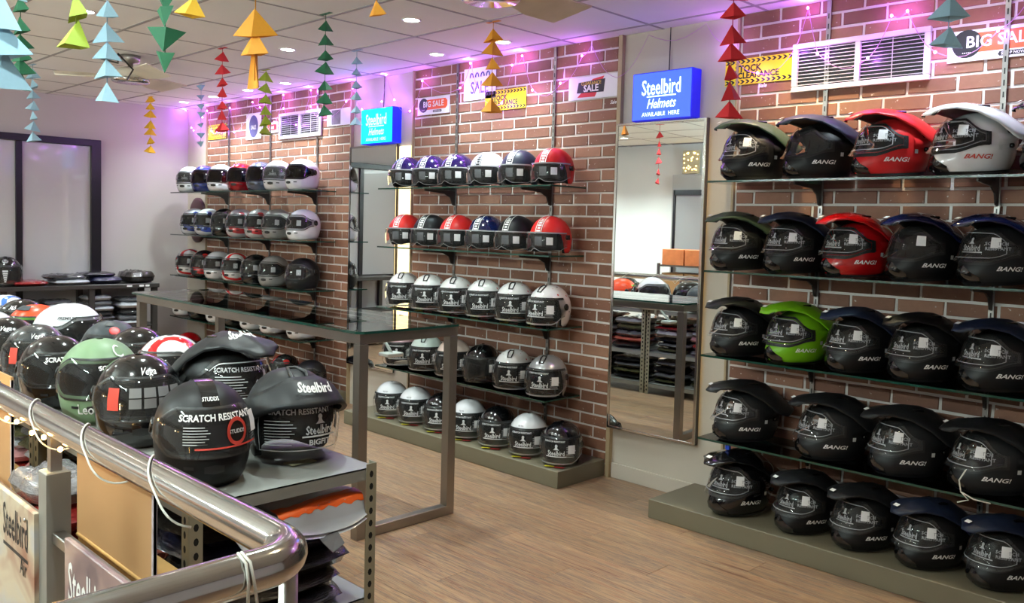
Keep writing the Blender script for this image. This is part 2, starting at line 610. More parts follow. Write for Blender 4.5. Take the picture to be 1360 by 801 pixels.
def gloss(name, rgb, rough=0.14, coat=0.7, metal=0.0):
    return pm(name, rgb, rough, metal, coat, var=0.04, scale=9)
def matte(name, rgb, rough=0.46):
    return pm(name, rgb, rough, 0.0, 0.0, var=0.06, scale=30, bump=0.02, spec=0.32)

def sm3(a, b, t):
    t = max(0.0, min(1.0, (t - a) / (b - a)))
    return t * t * (3 - 2 * t)

class Surf:
    """helmet skin: oval slices whose front, rear and side reach follow a side profile"""
    def __init__(s, zt, zc, top, low, p=2.15):
        s.zt, s.zc, s.top, s.p = zt, zc, top, p
        s.low = sorted(low) + [(zc, *top)]
    def ext(s, z):
        if z >= s.zc:
            e = min(1.0, (z - s.zc) / (s.zt - s.zc))
            k = max(0.0, 1 - e ** s.p) ** (1 / s.p)
            return tuple(v * k for v in s.top)
        if z <= s.low[0][0]:
            return s.low[0][1:]
        for a, b in zip(s.low, s.low[1:]):
            if a[0] <= z <= b[0]:
                t = (z - a[0]) / (b[0] - a[0])
                t = t * 0.5 + 0.5 * t * t * (3 - 2 * t)
                return tuple(a[i] + (b[i] - a[i]) * t for i in (1, 2, 3))
    def pt(s, th, z, off=0.0):
        xf, xb, w = s.ext(z)
        c, si = cos(th), sin(th)
        e = max(0.0, min(1.0, (z - s.zc) / (s.zt - s.zc)))
        ph = math.asin(e) if e > 0 else 0.0
        return ((xf if c >= 0 else xb) * c + c * off * cos(ph), w * si + si * off * cos(ph), z + off * sin(ph))
    def radius(s, th, z):
        p = s.pt(th, z)
        return hypot(p[0], p[1])

def patch(mb, S, t0, t1, zf0, zf1, nu, nv, off, mi=0, thick=0.0, keep=None):
    """sheet lying on a helmet skin between two angles and two heights (numbers or functions of the angle)"""
    f0 = zf0 if callable(zf0) else (lambda t: zf0)
    f1 = zf1 if callable(zf1) else (lambda t: zf1)
    of = off if callable(off) else (lambda t, v: off)
    def fn(o_):
        def g(u, v):
            th = t0 + (t1 - t0) * u
            z = f0(th) + (f1(th) - f0(th)) * v
            return S.pt(th, z, of(th, v) + o_)
        return g
    mb.grid(fn(0.0), nu, nv, mi, True, keep=keep)
    if thick:
        mb.grid(fn(-thick), nu, nv, mi, True, flip=True, keep=keep)
    return mb

def text_on(mb, S, s, th0, z0, size, off, mi=0, slope=0.0, **kw):
    vs, fs = text_data(s, size, **kw)
    r = max(0.05, S.radius(th0, z0))
    mb.add([S.pt(th0 + a / r, z0 + b + a * slope, off) for a, b in vs], fs, mi)
    return mb

def disc_on(mb, S, th, z, r, off, h, mi=0, n=14):
    p = Vector(S.pt(th, z, off))
    q = Vector(S.pt(th, z, off + 0.01))
    d = (q - p).normalized()
    rot = d.to_track_quat('Z', 'Y').to_matrix().to_4x4()
    rot.translation = p
    mb.lathe([(r, -0.004), (r, h * 0.6), (r * 0.75, h)], n, mi, rot)
    return mb

def shell_mesh(name, S, rim, tp=None, zb=None, zt=None, nth=44, thick=0.02, open_front=False):
    """outer skin (slot 0), dark inside and cut edges (slot 1); tp = half angle of the eye port"""
    cols_ = []
    nf = 22
    if tp:
        cols_ += [-tp + 2 * tp * i / nf for i in range(nf)]
        nb = nth - nf
        cols_ += [tp + (2 * pi - 2 * tp) * i / nb for i in range(nb)]
    else:
        cols_ = [2 * pi * i / nth - pi for i in range(nth)]
        nf = 0
    rows_a, rows_b, rows_c = 6, 3, 10
    V = []
    zend = S.zt - 0.0004
    for t in cols_:
        a = atan2(sin(t), cos(t))
        lev = []
        if tp:
            z0, z1, z2 = rim(a), zb(a), zt(a)
            lev += [z0 + (z1 - z0) * i / rows_a for i in range(rows_a)]
            lev += [z1 + (z2 - z1) * i / rows_b for i in range(rows_b)]
            lev += [z2 + (zend - z2) * sin(pi / 2 * i / rows_c) for i in range(rows_c + 1)]
        else:
            z0 = rim(a)
            n = rows_a + rows_b + rows_c
            lev += [z0 + (zend - z0) * (0.35 * i / n + 0.65 * sin(pi / 2 * i / n)) for i in range(n + 1)]
        V.append([(t, z) for z in lev])
    nr = len(V[0])
    nc = len(cols_)
    outer = [S.pt(t, z) for c in V for t, z in c]
    inner = [S.pt(t, z, -thick) for c in V for t, z in c]
    faces = []
    for i in range(nc):
        for j in range(nr - 1):
            if tp and i < nf and rows_a <= j < rows_a + rows_b:
                continue
            k = (i + 1) % nc
            faces.append((i * nr + j, k * nr + j, k * nr + j + 1, i * nr + j + 1))
    mb = MB()
    mb.add(outer, faces, 0, True)
    n0 = len(outer)
    mb.add(inner, [f[::-1] for f in faces], 1, True)
    cnt = {}
    for f in faces:
        for a, b in zip(f, f[1:] + f[:1]):
            cnt[(a, b)] = 1
    rimf = []
    for (a, b) in cnt:
        if (b, a) not in cnt and (a % nr != nr - 1 or b % nr != nr - 1):
            rimf.append((b, a, a + n0, b + n0))
    mb.f += rimf; mb.m += [1] * len(rimf); mb.s += [False] * len(rimf)
    return mb.mesh(name, [None, m_liner])

PARTS = {}
def part(kind, name, me):
    PARTS.setdefault(kind, []).append((name, me))

# --- full-face
SF = Surf(0.262, 0.125, (0.142, 0.160, 0.125), [(0.0, 0.122, 0.118, 0.098), (0.025, 0.150, 0.135, 0.110), (0.06, 0.162, 0.148, 0.119), (0.09, 0.156, 0.156, 0.123)])
TPF = rad(80)
fzb = lambda a: 0.098 + 0.034 * sm3(rad(50), TPF, abs(a)) if abs(a) < TPF else 0.132
fzt = lambda a: 0.196 - 0.036 * sm3(rad(45), TPF, abs(a)) if abs(a) < TPF else 0.160
part('full', 'shell', shell_mesh('full_shell', SF, lambda a: 0.0 + 0.014 * (1 - cos(a)) * 0.5, TPF, fzb, fzt))
mb = MB(); patch(mb, SF, -rad(92), rad(92), lambda t: fzb(t) - 0.010, lambda t: fzt(t) + 0.012, 24, 5, lambda t, v: 0.005 + 0.010 * cos(min(1.5, abs(t))) * (1 - 0.6 * v))
part('full', 'visor', mb.mesh('full_visor', [m_visor]))
mb = MB()
patch(mb, SF, -rad(88), rad(88), lambda t: fzt(t) + 0.008, lambda t: fzt(t) + 0.014, 22, 1, 0.0045)
patch(mb, SF, -rad(88), rad(88), lambda t: fzb(t) - 0.014, lambda t: fzb(t) - 0.008, 22, 1, 0.0045)
part('full', 'visor_seal', mb.mesh('full_seal', [m_seal]))
for s_ in (-1, 1):
    mb = MB(); disc_on(mb, SF, s_ * rad(97), 0.147, 0.022, 0.003, 0.006)
    part('full', 'visor_pivot', mb.mesh('full_pivot', [m_screw]))
mb = MB(); patch(mb, SF, -rad(12), rad(12), lambda t: 0.045 + 0.02 * abs(t), lambda t: 0.07 - 0.02 * abs(t), 6, 2, 0.002)
part('full', 'chin_vent', mb.mesh('full_vent', [m_seal]))
for s_ in (-1, 1):
    mb = MB(); patch(mb, SF, s_ * rad(30) - rad(6), s_ * rad(30) + rad(6), 0.058, 0.066, 3, 1, 0.002)
    part('full', 'cheek_vent', mb.mesh('full_cheek_vent', [m_seal]))
mb = MB(); patch(mb, SF, rad(26), rad(42), 0.122, 0.165, 3, 2, 0.0072)
part('full', 'price_sticker', mb.mesh('full_sticker', [m_sticker]))
def emblem(mb, S, th, z, sc, off):
    """crest over a name in outline letters with a bar below, printed on a visor"""
    text_on(mb, S, 'Steelbird', th, z, 0.031 * sc, off, bold=0.025, sx=0.66, res=1)
    r = S.radius(th, z)
    hw = 0.045 * sc / r
    patch(mb, S, th - hw, th + hw, z - 0.017 * sc, z - 0.0125 * sc, 4, 1, off)
    fig = [(-0.013, 0.003), (0.013, 0.003), (0.006, 0.009), (0.004, 0.015), (-0.004, 0.015), (-0.006, 0.009)]
    mb.add([S.pt(th + a * sc / r, z + (0.012 + b) * sc, off) for a, b in fig], [tuple(range(6))])
    mb.add([S.pt(th + 0.006 * cos(2 * pi * k / 8) * sc / r, z + (0.031 + 0.006 * sin(2 * pi * k / 8)) * sc, off) for k in range(8)], [tuple(range(8))])
    return mb
def lines(mb, S, th, z, n, hw, dz, off):
    for k in range(n):
        q = 0.8 + 0.2 * ((k * 37) % 5) / 4
        patch(mb, S, th - hw, th - hw + 2 * hw * q, z - k * dz - 0.0022, z - k * dz, 4, 1, off)
mb = MB(); emblem(mb, SF, rad(6), 0.142, 0.85, 0.0066); lines(mb, SF, rad(40), 0.165, 6, rad(11), 0.007, 0.0066)
part('full', 'visor_print', mb.mesh('full_print', [m_print]))

# --- short open-face with bubble shield
SJ = Surf(0.236, 0.085, (0.128, 0.148, 0.128), [(0.0, 0.105, 0.118, 0.112), (0.04, 0.122, 0.14, 0.123)])
jrim = lambda a: 0.012 + 0.118 * (1 - sm3(rad(64), rad(88), abs(a))) + 0.012 * sm3(rad(110), rad(170), abs(a))
part('jet', 'shell', shell_mesh('jet_shell', SJ, jrim, nth=48))
mb = MB()
jlow = lambda t: 0.016 + 0.022 * math.exp(-(t / 0.16) ** 2) + 0.03 * sm3(rad(50), rad(86), abs(t))
joff = lambda t, v: 0.008 + 0.026 * cos(min(1.4, abs(t))) * (1 - 0.55 * v)
patch(mb, SJ, -rad(86), rad(86), jlow, 0.128, 26, 7, joff)
part('jet', 'visor', mb.mesh('jet_visor', [m_visor]))
mb = MB()
patch(mb, SJ, -rad(86), rad(86), jlow, lambda t: jlow(t) + 0.004, 26, 1, lambda t, v: joff(t, 0) + 0.0006)
patch(mb, SJ, -rad(84), rad(84), 0.124, 0.131, 22, 1, lambda t, v: 0.012 + 0.008 * cos(min(1.4, abs(t))))
part('jet', 'visor_rim', mb.mesh('jet_rim', [pm('grey visor rim', (150, 150, 152), 0.25)]))
for s_ in (-1, 1):
    mb = MB()
    disc_on(mb, SJ, s_ * rad(88), 0.105, 0.013, 0.006, 0.008)
    patch(mb, SJ, s_ * rad(92) - rad(9), s_ * rad(92) + rad(9), 0.092, 0.12, 4, 2, 0.006)
    part('jet', 'visor_pivot', mb.mesh('jet_pivot', [m_screw]))
mb = MB()
def stripe(S, w, z0, nlev, off):
    """ribbon over the crown from the forehead to the nape"""
    pts = []
    for k in range(nlev + 1):
        a = k / nlev
        z = z0 + (S.zt - 0.0005 - z0) * sin(pi * a) ** 0.8 if 0 < a < 1 else z0
        xf, xb, _w = S.ext(z)
        pts.append((xf + off * 0.8 if a <= 0.5 else -xb - off * 0.8, z + off))
    vs = [(x, s_ * w, z) for x, z in pts for s_ in (-1, 1)]
    fs = [(2 * i, 2 * i + 1, 2 * i + 3, 2 * i + 2) for i in range(nlev)]
    return vs, fs
for s_ in (-1, 1):
    vs_, fs_ = stripe(SJ, 0.0022, 0.135, 26, 0.0016)
    mb.add([(x, y + s_ * 0.021, z) for x, y, z in vs_], fs_)
for k in range(7):   # name set down the forehead as block letters between two fine lines
    z = 0.138 + 0.078 * sin(k / 7.0 * pi / 2)
    z2 = 0.138 + 0.078 * sin((k + 0.62) / 7.0 * pi / 2)
    n_ = [0.014, 0.010, 0.014, 0.012, 0.014, 0.009, 0.013][k]
    vs = []
    for zz in (z, z2):
        x = SJ.ext(zz)[0] + 0.002
        vs += [(x, -n_, zz + 0.001), (x, n_, zz + 0.001)]
    mb.add(vs, [(0, 1, 3, 2)])
part('jet', 'stripe', mb.mesh('jet_stripe', [m_whiteprint]))
mb = MB(); patch(mb, SJ, rad(28), rad(43), 0.060, 0.102, 3, 2, lambda t, v: joff(t, 0.45) + 0.0025)
part('jet', 'price_sticker', mb.mesh('jet_sticker', [m_sticker]))
mb = MB(); patch(mb, SJ, rad(0), rad(18), 0.054, 0.106, 4, 2, lambda t, v: joff(t, 0.45) + 0.002)
part('jet', 'visor_film', mb.mesh('jet_film', [pm('grey visor film', (78, 78, 82), 0.4, var=0.3, scale=140)]))

# --- open-face with long flat-bottomed shield
SB = Surf(0.255, 0.105, (0.138, 0.152, 0.127), [(0.0, 0.125, 0.118, 0.105), (0.05, 0.136, 0.142, 0.121)])
brim = lambda a: 0.006 + 0.164 * (1 - sm3(rad(66), rad(86), abs(a))) + 0.012 * sm3(rad(110), rad(170), abs(a))
part('bubble', 'shell', shell_mesh('bubble_shell', SB, brim, nth=48))
mb = MB()
blow = lambda t: 0.018 + 0.05 * sm3(rad(48), rad(84), abs(t))
boff = lambda t, v: 0.009 + 0.014 * cos(min(1.4, abs(t))) * (1 - 0.5 * v)
patch(mb, SB, -rad(86), rad(86), blow, 0.172, 26, 6, boff)
part('bubble', 'visor', mb.mesh('bubble_visor', [m_visor]))
mb = MB()
patch(mb, SB, -rad(84), rad(84), blow, lambda t: blow(t) + 0.010, 24, 1, lambda t, v: boff(t, 0) + 0.0006)
part('bubble', 'visor_rim', mb.mesh('bubble_rim', [pm('grey visor rim', (150, 150, 152), 0.25)]))
mb = MB(); patch(mb, SB, -rad(82), rad(82), 0.166, 0.178, 24, 1, 0.011)
part('bubble', 'visor_seal', mb.mesh('bubble_seal', [m_seal]))
for s_ in (-1, 1):
    mb = MB(); disc_on(mb, SB, s_ * rad(92), 0.125, 0.020, 0.002, 0.006)
    part('bubble', 'visor_pivot', mb.mesh('bubble_pivot', [m_screw]))
    mb = MB(); patch(mb, SB, s_ * rad(140) - rad(9), s_ * rad(140) + rad(9), 0.03, 0.085, 4, 3, 0.0015)
    part('bubble', 'rear_vent', mb.mesh('bubble_rear_vent', [m_screw]))
mb = MB()
emblem(mb, SB, rad(6), 0.088, 1.35, 0.0225)
text_on(mb, SB, 'SCRATCH RESISTANT', 0.0, 0.152, 0.013, 0.0185, bold=0.02, res=1)
lines(mb, SB, rad(42), 0.125, 7, rad(12), 0.0095, 0.0225)
part('bubble', 'visor_print', mb.mesh('bubble_print', [m_print]))
mb = MB(); patch(mb, SB, rad(34), rad(51), 0.088, 0.134, 3, 2, 0.0238)
part('bubble', 'price_sticker', mb.mesh('bubble_sticker', [m_sticker]))
mb = MB()
mb.tube([(SB.ext(z)[0] * k_ + 0.003, y_, z + 0.002) for y_, z, k_ in ((-0.012, 0.212, 0.99), (0.012, 0.212, 0.99), (0.016, 0.238, 1.0), (0.012, 0.249, 1.0), (-0.012, 0.249, 1.0), (-0.016, 0.238, 1.0))], 0.004, 6, 0, closed=True)
part('bubble', 'top_vent', mb.mesh('bubble_vent', [m_seal]))
mb = MB(); text_on(mb, SB, 'YO YO', rad(-8), 0.192, 0.013, 0.0012, bold=0.02, res=1)
part('bubble', 'brow_lettering', mb.mesh('bubble_letters', [m_darkprint]))
mb = MB()
for k, (yy, xx) in enumerate(((-0.03, 0.13), (0.035, 0.135))):
    mb.add([(xx, yy - 0.03, 0.003), (xx + 0.04, yy - 0.025, 0.008), (xx + 0.036, yy + 0.035, 0.010), (xx - 0.004, yy + 0.03, 0.003)], [(0, 1, 2, 3)], k)
    mb.add([(xx, yy - 0.025, 0.0005), (xx + 0.025, yy - 0.02, 0.002), (xx + 0.022, yy + 0.03, 0.003), (xx - 0.004, yy + 0.026, 0.0005)], [(3, 2, 1, 0)], k)
part('bubble', 'swing_tag', mb.mesh('swing_tag', [m_yellowtag, m_redtag]))

# --- adventure helmet with peak
SA = Surf(0.276, 0.140, (0.150, 0.166, 0.127), [(0.0, 0.150, 0.118, 0.098), (0.03, 0.188, 0.135, 0.112), (0.062, 0.192, 0.150, 0.121), (0.095, 0.178, 0.160, 0.126)])
TPA = rad(80)
azb = lambda a: 0.112 + 0.034 * sm3(rad(40), TPA, abs(a)) if abs(a) < TPA else 0.146
azt = lambda a: 0.228 - 0.055 * sm3(rad(40), TPA, abs(a)) if abs(a) < TPA else 0.170
part('adv', 'shell', shell_mesh('adv_shell', SA, lambda a: 0.0 + 0.02 * (1 - cos(a)) * 0.5, TPA, azb, azt))
AOFF = lambda t, v=0.5: 0.007 + 0.026 * cos(min(1.5, abs(t))) ** 1.5 * (1 - 0.45 * v)
mb = MB(); patch(mb, SA, -rad(84), rad(84), lambda t: azb(t) - 0.008, lambda t: azt(t) + 0.010, 24, 6, AOFF)
part('adv', 'visor', mb.mesh('adv_visor', [m_visor]))
mb = MB()
patch(mb, SA, -rad(86), rad(86), lambda t: azb(t) - 0.020, lambda t: azb(t) - 0.004, 24, 2, 0.0045)
patch(mb, SA, -rad(86), rad(86), lambda t: azt(t) + 0.002, lambda t: azt(t) + 0.012, 24, 2, 0.0045)
for s_ in (-1, 1): patch(mb, SA, s_ * rad(84) - rad(4), s_ * rad(84) + rad(4), 0.128, 0.182, 3, 3, 0.005)
part('adv', 'visor_seal', mb.mesh('adv_seal', [m_seal]))
PK = [(0.0, 0.240, 0.262, 0.046, 0.002), (0.10, 0.207, 0.284, 0.068, 0.006), (0.28, 0.138, 0.305, 0.093, 0.020), (0.46, 0.060, 0.313, 0.114, 0.044),
      (0.64, -0.022, 0.307, 0.130, 0.082), (0.80, -0.098, 0.284, 0.137, 0.122), (0.92, -0.165, 0.240, 0.122, 0.092), (1.0, -0.208, 0.198, 0.090, 0.026)]
def pk(s_):
    for a, b in zip(PK, PK[1:]):
        if s_ <= b[0] + 1e-9:
            t = (s_ - a[0]) / (b[0] - a[0])
            t = 0.5 * t + 0.5 * t * t * (3 - 2 * t)
            return [a[i] + (b[i] - a[i]) * t for i in range(1, 5)]
def pkf(thk):
    def g(u, v):
        x, z, hw, dr = pk(v)
        w = 2 * u - 1
        a = abs(w)
        ridge = 0.006 * math.exp(-(w / 0.18) ** 2) * (1 if 0.1 < v < 0.8 else 0.3)
        y = hw * (0.55 * w + 0.45 * sin(w * pi / 2))
        xx = x - (0.035 * a ** 2 if v < 0.15 else 0.0) * (1 - v / 0.15)
        return (xx, y * (1 - thk * 3), z - dr * (0.35 * a + 0.65 * a ** 2.6) + ridge - thk)
    return g
mb = MB()
mb.grid(pkf(0.0), 16, 22, 0, True, flip=False)
mb.grid(pkf(0.006), 16, 22, 1, True, flip=True)
nu_, nv_ = 16, 22
w_ = nu_ + 1
half_ = w_ * (nv_ + 1)
for i_ in range(nu_):
    mb.f += [(i_ + 1, i_, i_ + half_, i_ + 1 + half_), (nv_ * w_ + i_, nv_ * w_ + i_ + 1, nv_ * w_ + i_ + 1 + half_, nv_ * w_ + i_ + half_)]
    mb.m += [0, 0]; mb.s += [False, False]
for j_ in range(nv_):
    mb.f += [(j_ * w_, (j_ + 1) * w_, (j_ + 1) * w_ + half_, j_ * w_ + half_), ((j_ + 1) * w_ + nu_, j_ * w_ + nu_, j_ * w_ + nu_ + half_, (j_ + 1) * w_ + nu_ + half_)]
    mb.m += [0, 0]; mb.s += [False, False]
part('adv', 'peak', mb.mesh('adv_peak', [None, m_seal]))
for s_ in (-1, 1):
    mb = MB(); mb.box((-0.02, s_ * 0.045 - 0.012, 0.293), (0.03, s_ * 0.045 + 0.012, 0.303), bev=0.003)
    part('adv', 'peak_vent', mb.mesh('adv_peak_vent', [m_screw]))
    mb = MB(); disc_on(mb, SA, s_ * rad(116), 0.186, 0.012, 0.012, 0.008)
    part('adv', 'peak_screw', mb.mesh('adv_screw', [m_screw]))
mb = MB(); patch(mb, SA, -pi, pi, lambda t: 0.001 + 0.02 * (1 - cos(t)) * 0.5, lambda t: 0.016 + 0.02 * (1 - cos(t)) * 0.5 - 0.006 * sin(t) ** 2, 40, 1, 0.0022)
part('adv', 'base_trim', mb.mesh('adv_base_trim', [m_seal]))
for s_ in (-1, 1):
    mb = MB(); a0, a1 = s_ * rad(98), s_ * rad(152)
    patch(mb, SA, min(a0, a1), max(a0, a1), lambda t: 0.128 + 0.030 * sm3(rad(98), rad(152), abs(t)), lambda t: 0.176 + 0.012 * sm3(rad(98), rad(152), abs(t)), 8, 3, lambda t, v: 0.002 + 0.008 * sin(pi * min(1, max(0, v))))
    part('adv', 'side_fin', mb.mesh('adv_side_fin', [None]))
    mb = MB(); disc_on(mb, SA, s_ * rad(122), 0.128, 0.010, 0.004, 0.010)
    part('adv', 'latch', mb.mesh('adv_latch', [m_screw]))
mb = MB(); patch(mb, SA, -rad(36), rad(36), lambda t: 0.014, lambda t: 0.092 - 0.085 * abs(t) , 10, 3, 0.003)
part('adv', 'chin_vent', mb.mesh('adv_vent', [gloss('gloss black vent', (12, 12, 13))]))
for s_ in (-1, 1):
    mb = MB(); text_on(mb, SA, 'BANG!', s_ * rad(74), 0.078, 0.026, 0.0022, shear=0.22, bold=0.022, res=2)
    part('adv', 'lettering', mb.mesh('adv_letters', [m_whiteprint]))
    mb = MB(); patch(mb, SA, s_ * rad(103) - rad(3), s_ * rad(103) + rad(3), 0.108, 0.126, 2, 2, 0.0015)
    part('adv', 'side_badge', mb.mesh('adv_badge', [m_print]))
mb = MB(); mb.add([(0.222, -0.022, 0.2895), (0.222, 0.006, 0.2895), (0.205, 0.006, 0.2975), (0.205, -0.022, 0.2975)], [(0, 1, 2, 3)])
part('adv', 'peak_badge', mb.mesh('adv_peak_badge', [m_whiteprint]))
mb = MB()
emblem(mb, SA, rad(12), 0.160, 1.0, 0.030)
text_on(mb, SA, 'SCRATCH', rad(48), 0.178, 0.017, 0.023, bold=0.02, res=1)
text_on(mb, SA, 'RESISTANT', rad(50), 0.160, 0.017, 0.023, bold=0.02, res=1)
part('adv', 'visor_print', mb.mesh('adv_print', [pm('pale visor print', (150, 152, 156), 0.5)]))
mb = MB(); patch(mb, SA, rad(40), rad(54), 0.162, 0.200, 3, 2, lambda t, v: AOFF(t) + 0.006)
part('adv', 'price_sticker', mb.mesh('adv_sticker', [m_sticker]))
mb = MB()
AZL = ((lambda t: azb(t) + 0.010, lambda t: azb(t) + 0.013), (lambda t: azt(t) - 0.012, lambda t: azt(t) - 0.009))
for z0_, z1_ in AZL:
    patch(mb, SA, -rad(62), rad(62), z0_, z1_, 18, 1, lambda t, v: AOFF(t, 0.1 if z0_ is AZL[0][0] else 0.9) + 0.001)
for s_ in (-1, 1): patch(mb, SA, s_ * rad(62) - 0.012, s_ * rad(62) + 0.012, lambda t: azb(t) + 0.010, lambda t: azt(t) - 0.009, 1, 3, lambda t, v: AOFF(t, v) + 0.001)
part('adv', 'visor_line', mb.mesh('adv_line', [pm('pale visor print', (150, 152, 156), 0.5)]))

# --- flip-front helmet with the chin bar raised over the brow
part('flip', 'shell', dict(PARTS['bubble'])['shell'])
part('flip', 'visor', dict(PARTS['bubble'])['visor'])
SC = Surf(0.262, 0.12, (0.17, 0.155, 0.137), [(0.0, 0.16, 0.15, 0.13)])
mb = MB()
czl = lambda t: 0.163 - 0.062 * sm3(rad(25), rad(105), abs(t))
czh = lambda t: 0.240 - 0.075 * sm3(rad(20), rad(110), abs(t))
coff = lambda t, v: 0.006 + 0.040 * cos(min(1.5, abs(t))) ** 1.5 * (1 - v) ** 1.4
patch(mb, SC, -rad(112), rad(112), czl, czh, 30, 6, coff, 0)
patch(mb, SC, -rad(112), rad(112), czl, czh, 30, 6, lambda t, v: coff(t, v) - 0.016, 1)
n1 = 31 * 7
for i_ in range(30):
    mb.f += [(i_ + 1, i_, i_ + n1, i_ + 1 + n1), (6 * 31 + i_, 6 * 31 + i_ + 1, 6 * 31 + i_ + 1 + n1, 6 * 31 + i_ + n1)]
    mb.m += [0, 0]; mb.s += [True, True]
part('flip', 'chin_bar', mb.mesh('flip_bar', [None, m_liner]))
mb = MB(); text_on(mb, SC, 'Steelbird', rad(2), 0.203, 0.028, 0.034, bold=0.03, slope=-0.05)
part('flip', 'lettering', mb.mesh('flip_letters', [m_whiteprint]))
mb = MB()
mb.tube([(SB.ext(z)[0] * k_ + 0.003, y_, z + 0.004) for y_, z, k_ in ((-0.02, 0.215, 0.9), (0.02, 0.215, 0.9), (0.024, 0.245, 1.0), (0.014, 0.252, 0.2), (-0.014, 0.252, 0.2), (-0.024, 0.245, 1.0))], 0.006, 6, 0, closed=True)
part('flip', 'top_vent', mb.mesh('flip_vent', [m_seal]))
mb = MB()
text_on(mb, SB, 'SCRATCH RESISTANT', -rad(14), 0.148, 0.019, 0.0195, bold=0.02)
emblem(mb, SB, rad(10), 0.100, 1.1, 0.0235)
text_on(mb, SB, 'BIGFIT', rad(10), 0.066, 0.022, 0.0245, bold=0.03)
lines(mb, SB, -rad(34), 0.128, 9, rad(17), 0.008, 0.0235)
part('flip', 'visor_print', mb.mesh('flip_print', [m_print]))
mb = MB()
for t_ in (-rad(58), rad(34)): patch(mb, SB, t_ - 0.006, t_ + 0.006, 0.045, 0.14, 1, 4, 0.0238)
patch(mb, SB, -rad(58), rad(34), 0.045, 0.0475, 14, 1, 0.0238)
part('flip', 'visor_line', mb.mesh('flip_line', [m_print]))
for s_ in (-1, 1):
    mb = MB(); disc_on(mb, SB, s_ * rad(92), 0.125, 0.026, 0.012, 0.008)
    part('flip', 'visor_pivot', mb.mesh('flip_pivot', [m_screw]))

def helmet(kind, mat, loc, head, label, group=None, skip=(), swap=None, scale=1.0, only=None, tilt=0.0, name=None):
    """one helmet and its parts; head = compass angle of the face in degrees"""
    nm = name or {'full': 'full_face_helmet', 'jet': 'open_face_helmet', 'bubble': 'visor_helmet', 'adv': 'adventure_helmet', 'flip': 'flip_up_helmet'}[kind]
    t = thing(nm, label, 'helmet', loc, rad(head), group)
    t.scale = (scale,) * 3
    if tilt:
        t.rotation_euler = (0, rad(tilt), rad(head))
    swap = swap or {}
    for pn, me in PARTS[kind]:
        if pn in skip:
            continue
        if pn in ('shell', 'peak', 'chin_bar', 'side_fin'):
            mats = [swap.get(pn, mat)]
        else:
            mats = [swap[pn]] if pn in swap else None
        inst(pn, me, t, mats)
    return t
# ------------------------------------------------------------------ ceiling downlights
m_bulb = emit('lamp lens', (255, 250, 240), 22.0)
ring_me = MB().lathe([(0.056, 0.0), (0.056, -0.006), (0.047, -0.007), (0.045, -0.002)], 20).mesh('trim_ring', [pm('white lamp ring', (230, 230, 230), 0.4)])
lens_me = MB().lathe([(0.045, -0.001), (0.045, -0.003)], 20).mesh('lamp_lens', [m_bulb])
for k, (x, y, w, c) in enumerate(LAMPS):
    if y > 3.5:
        nm = 'over the far helmet shelves' if x < -6 else 'over the helmet shelves between the mirrors' if x < -3 else 'over the peaked helmet shelves'
    else:
        nm = 'over the glass table' if y > 2.5 else 'beside the glass table over the aisle' if y > 1 else 'over the racks and handrail' if y > 0 else 'added unseen near the front wall'
    t = thing('downlight', 'small round %s ceiling downlight %s' % ('warm yellow' if c is WARM else 'white', nm), 'light', (x, y, CEIL - 0.002), group='downlights ' + nm)
    inst('trim_ring', ring_me, t)
    inst('lamp_lens', lens_me, t)
    ld = D.lights.new('spot', 'SPOT')
    ld.energy = w * 2.45
    ld.color = c
    ld.spot_size = rad(126)
    ld.spot_blend = 1.0
    ld.shadow_soft_size = 0.05
    lo = D.objects.new('lamp_light', ld)
    col.objects.link(lo)
    lo.parent = t
    lo.location = (0, 0, -0.012)

for x, y, z, e in FILL_TUBES:
    t = thing('fill_tube_light', 'added white fill tube hanging on two rods, %s from the handrail corner' % {-2.0: 'first', -4.2: 'second', -7.4: 'third'}[x], 'light', (x, y, z), group='added fill tubes')
    MB().tube([(-0.6, 0, 0), (0.6, 0, 0)], 0.014, 12).build('tube', emit('fill tube glow %d' % e, (226, 248, 246), e), t)
    for s_ in (-1, 1):
        MB().box((s_ * 0.61 - 0.012, -0.02, -0.02), (s_ * 0.61 + 0.012, 0.02, 0.03), bev=0.003).build('socket', pm('white lamp ring', (230, 230, 230), 0.4), t)
        MB().tube([(s_ * 0.61, 0, 0.03), (s_ * 0.61, 0, CEIL - z)], 0.004, 6).build('rod', m_steel, t)

# ------------------------------------------------------------------ glass shelves on slotted rails
m_gface = clear('shelf glass', (0.90, 0.95, 0.93), 1.0, 1.5, 0.01)
m_gedge = pm('green glass edge', (26, 66, 56), 0.12, coat=0.5)
m_rail = pm('zinc shelf rail', (150, 146, 142), 0.35, metal=0.9)
m_brk = pm('dark bracket', (58, 54, 52), 0.4, metal=0.5)
def glass_slab(name, x0, x1, y0, y1, ztop, th, lab, cat, group=None):
    mb = MB()
    vs = [(x0, y0, -th), (x1, y0, -th), (x1, y1, -th), (x0, y1, -th), (x0, y0, 0), (x1, y0, 0), (x1, y1, 0), (x0, y1, 0)]
    mb.add(vs, [(3, 2, 1, 0), (4, 5, 6, 7)], 0)
    mb.add(vs, [(0, 1, 5, 4), (1, 2, 6, 5), (2, 3, 7, 6), (3, 0, 4, 7)], 1)
    o = mb.build(name, [m_gface, m_gedge], None, (0, 0, ztop))
    return tag(o, lab, cat, group)
SHELF_Y0 = 3.785
SECT = {'far': (-8.60, -6.14, (1.765, 1.345, 0.935, 0.52), (-8.02, -7.224, -6.44), 'far brick wall by the sliding door'),
        'mid': (-5.12, -3.43, (1.76, 1.34, 0.90, 0.468), (-4.645, -3.718), 'brick wall between the two mirrors'),
        'right': (-2.37, 0.4, (1.761, 1.311, 0.882, 0.457), (-1.925, -1.134, -0.345), 'brick wall with the wide vent grille')}
ORD = ('top', 'second', 'third', 'lowest')
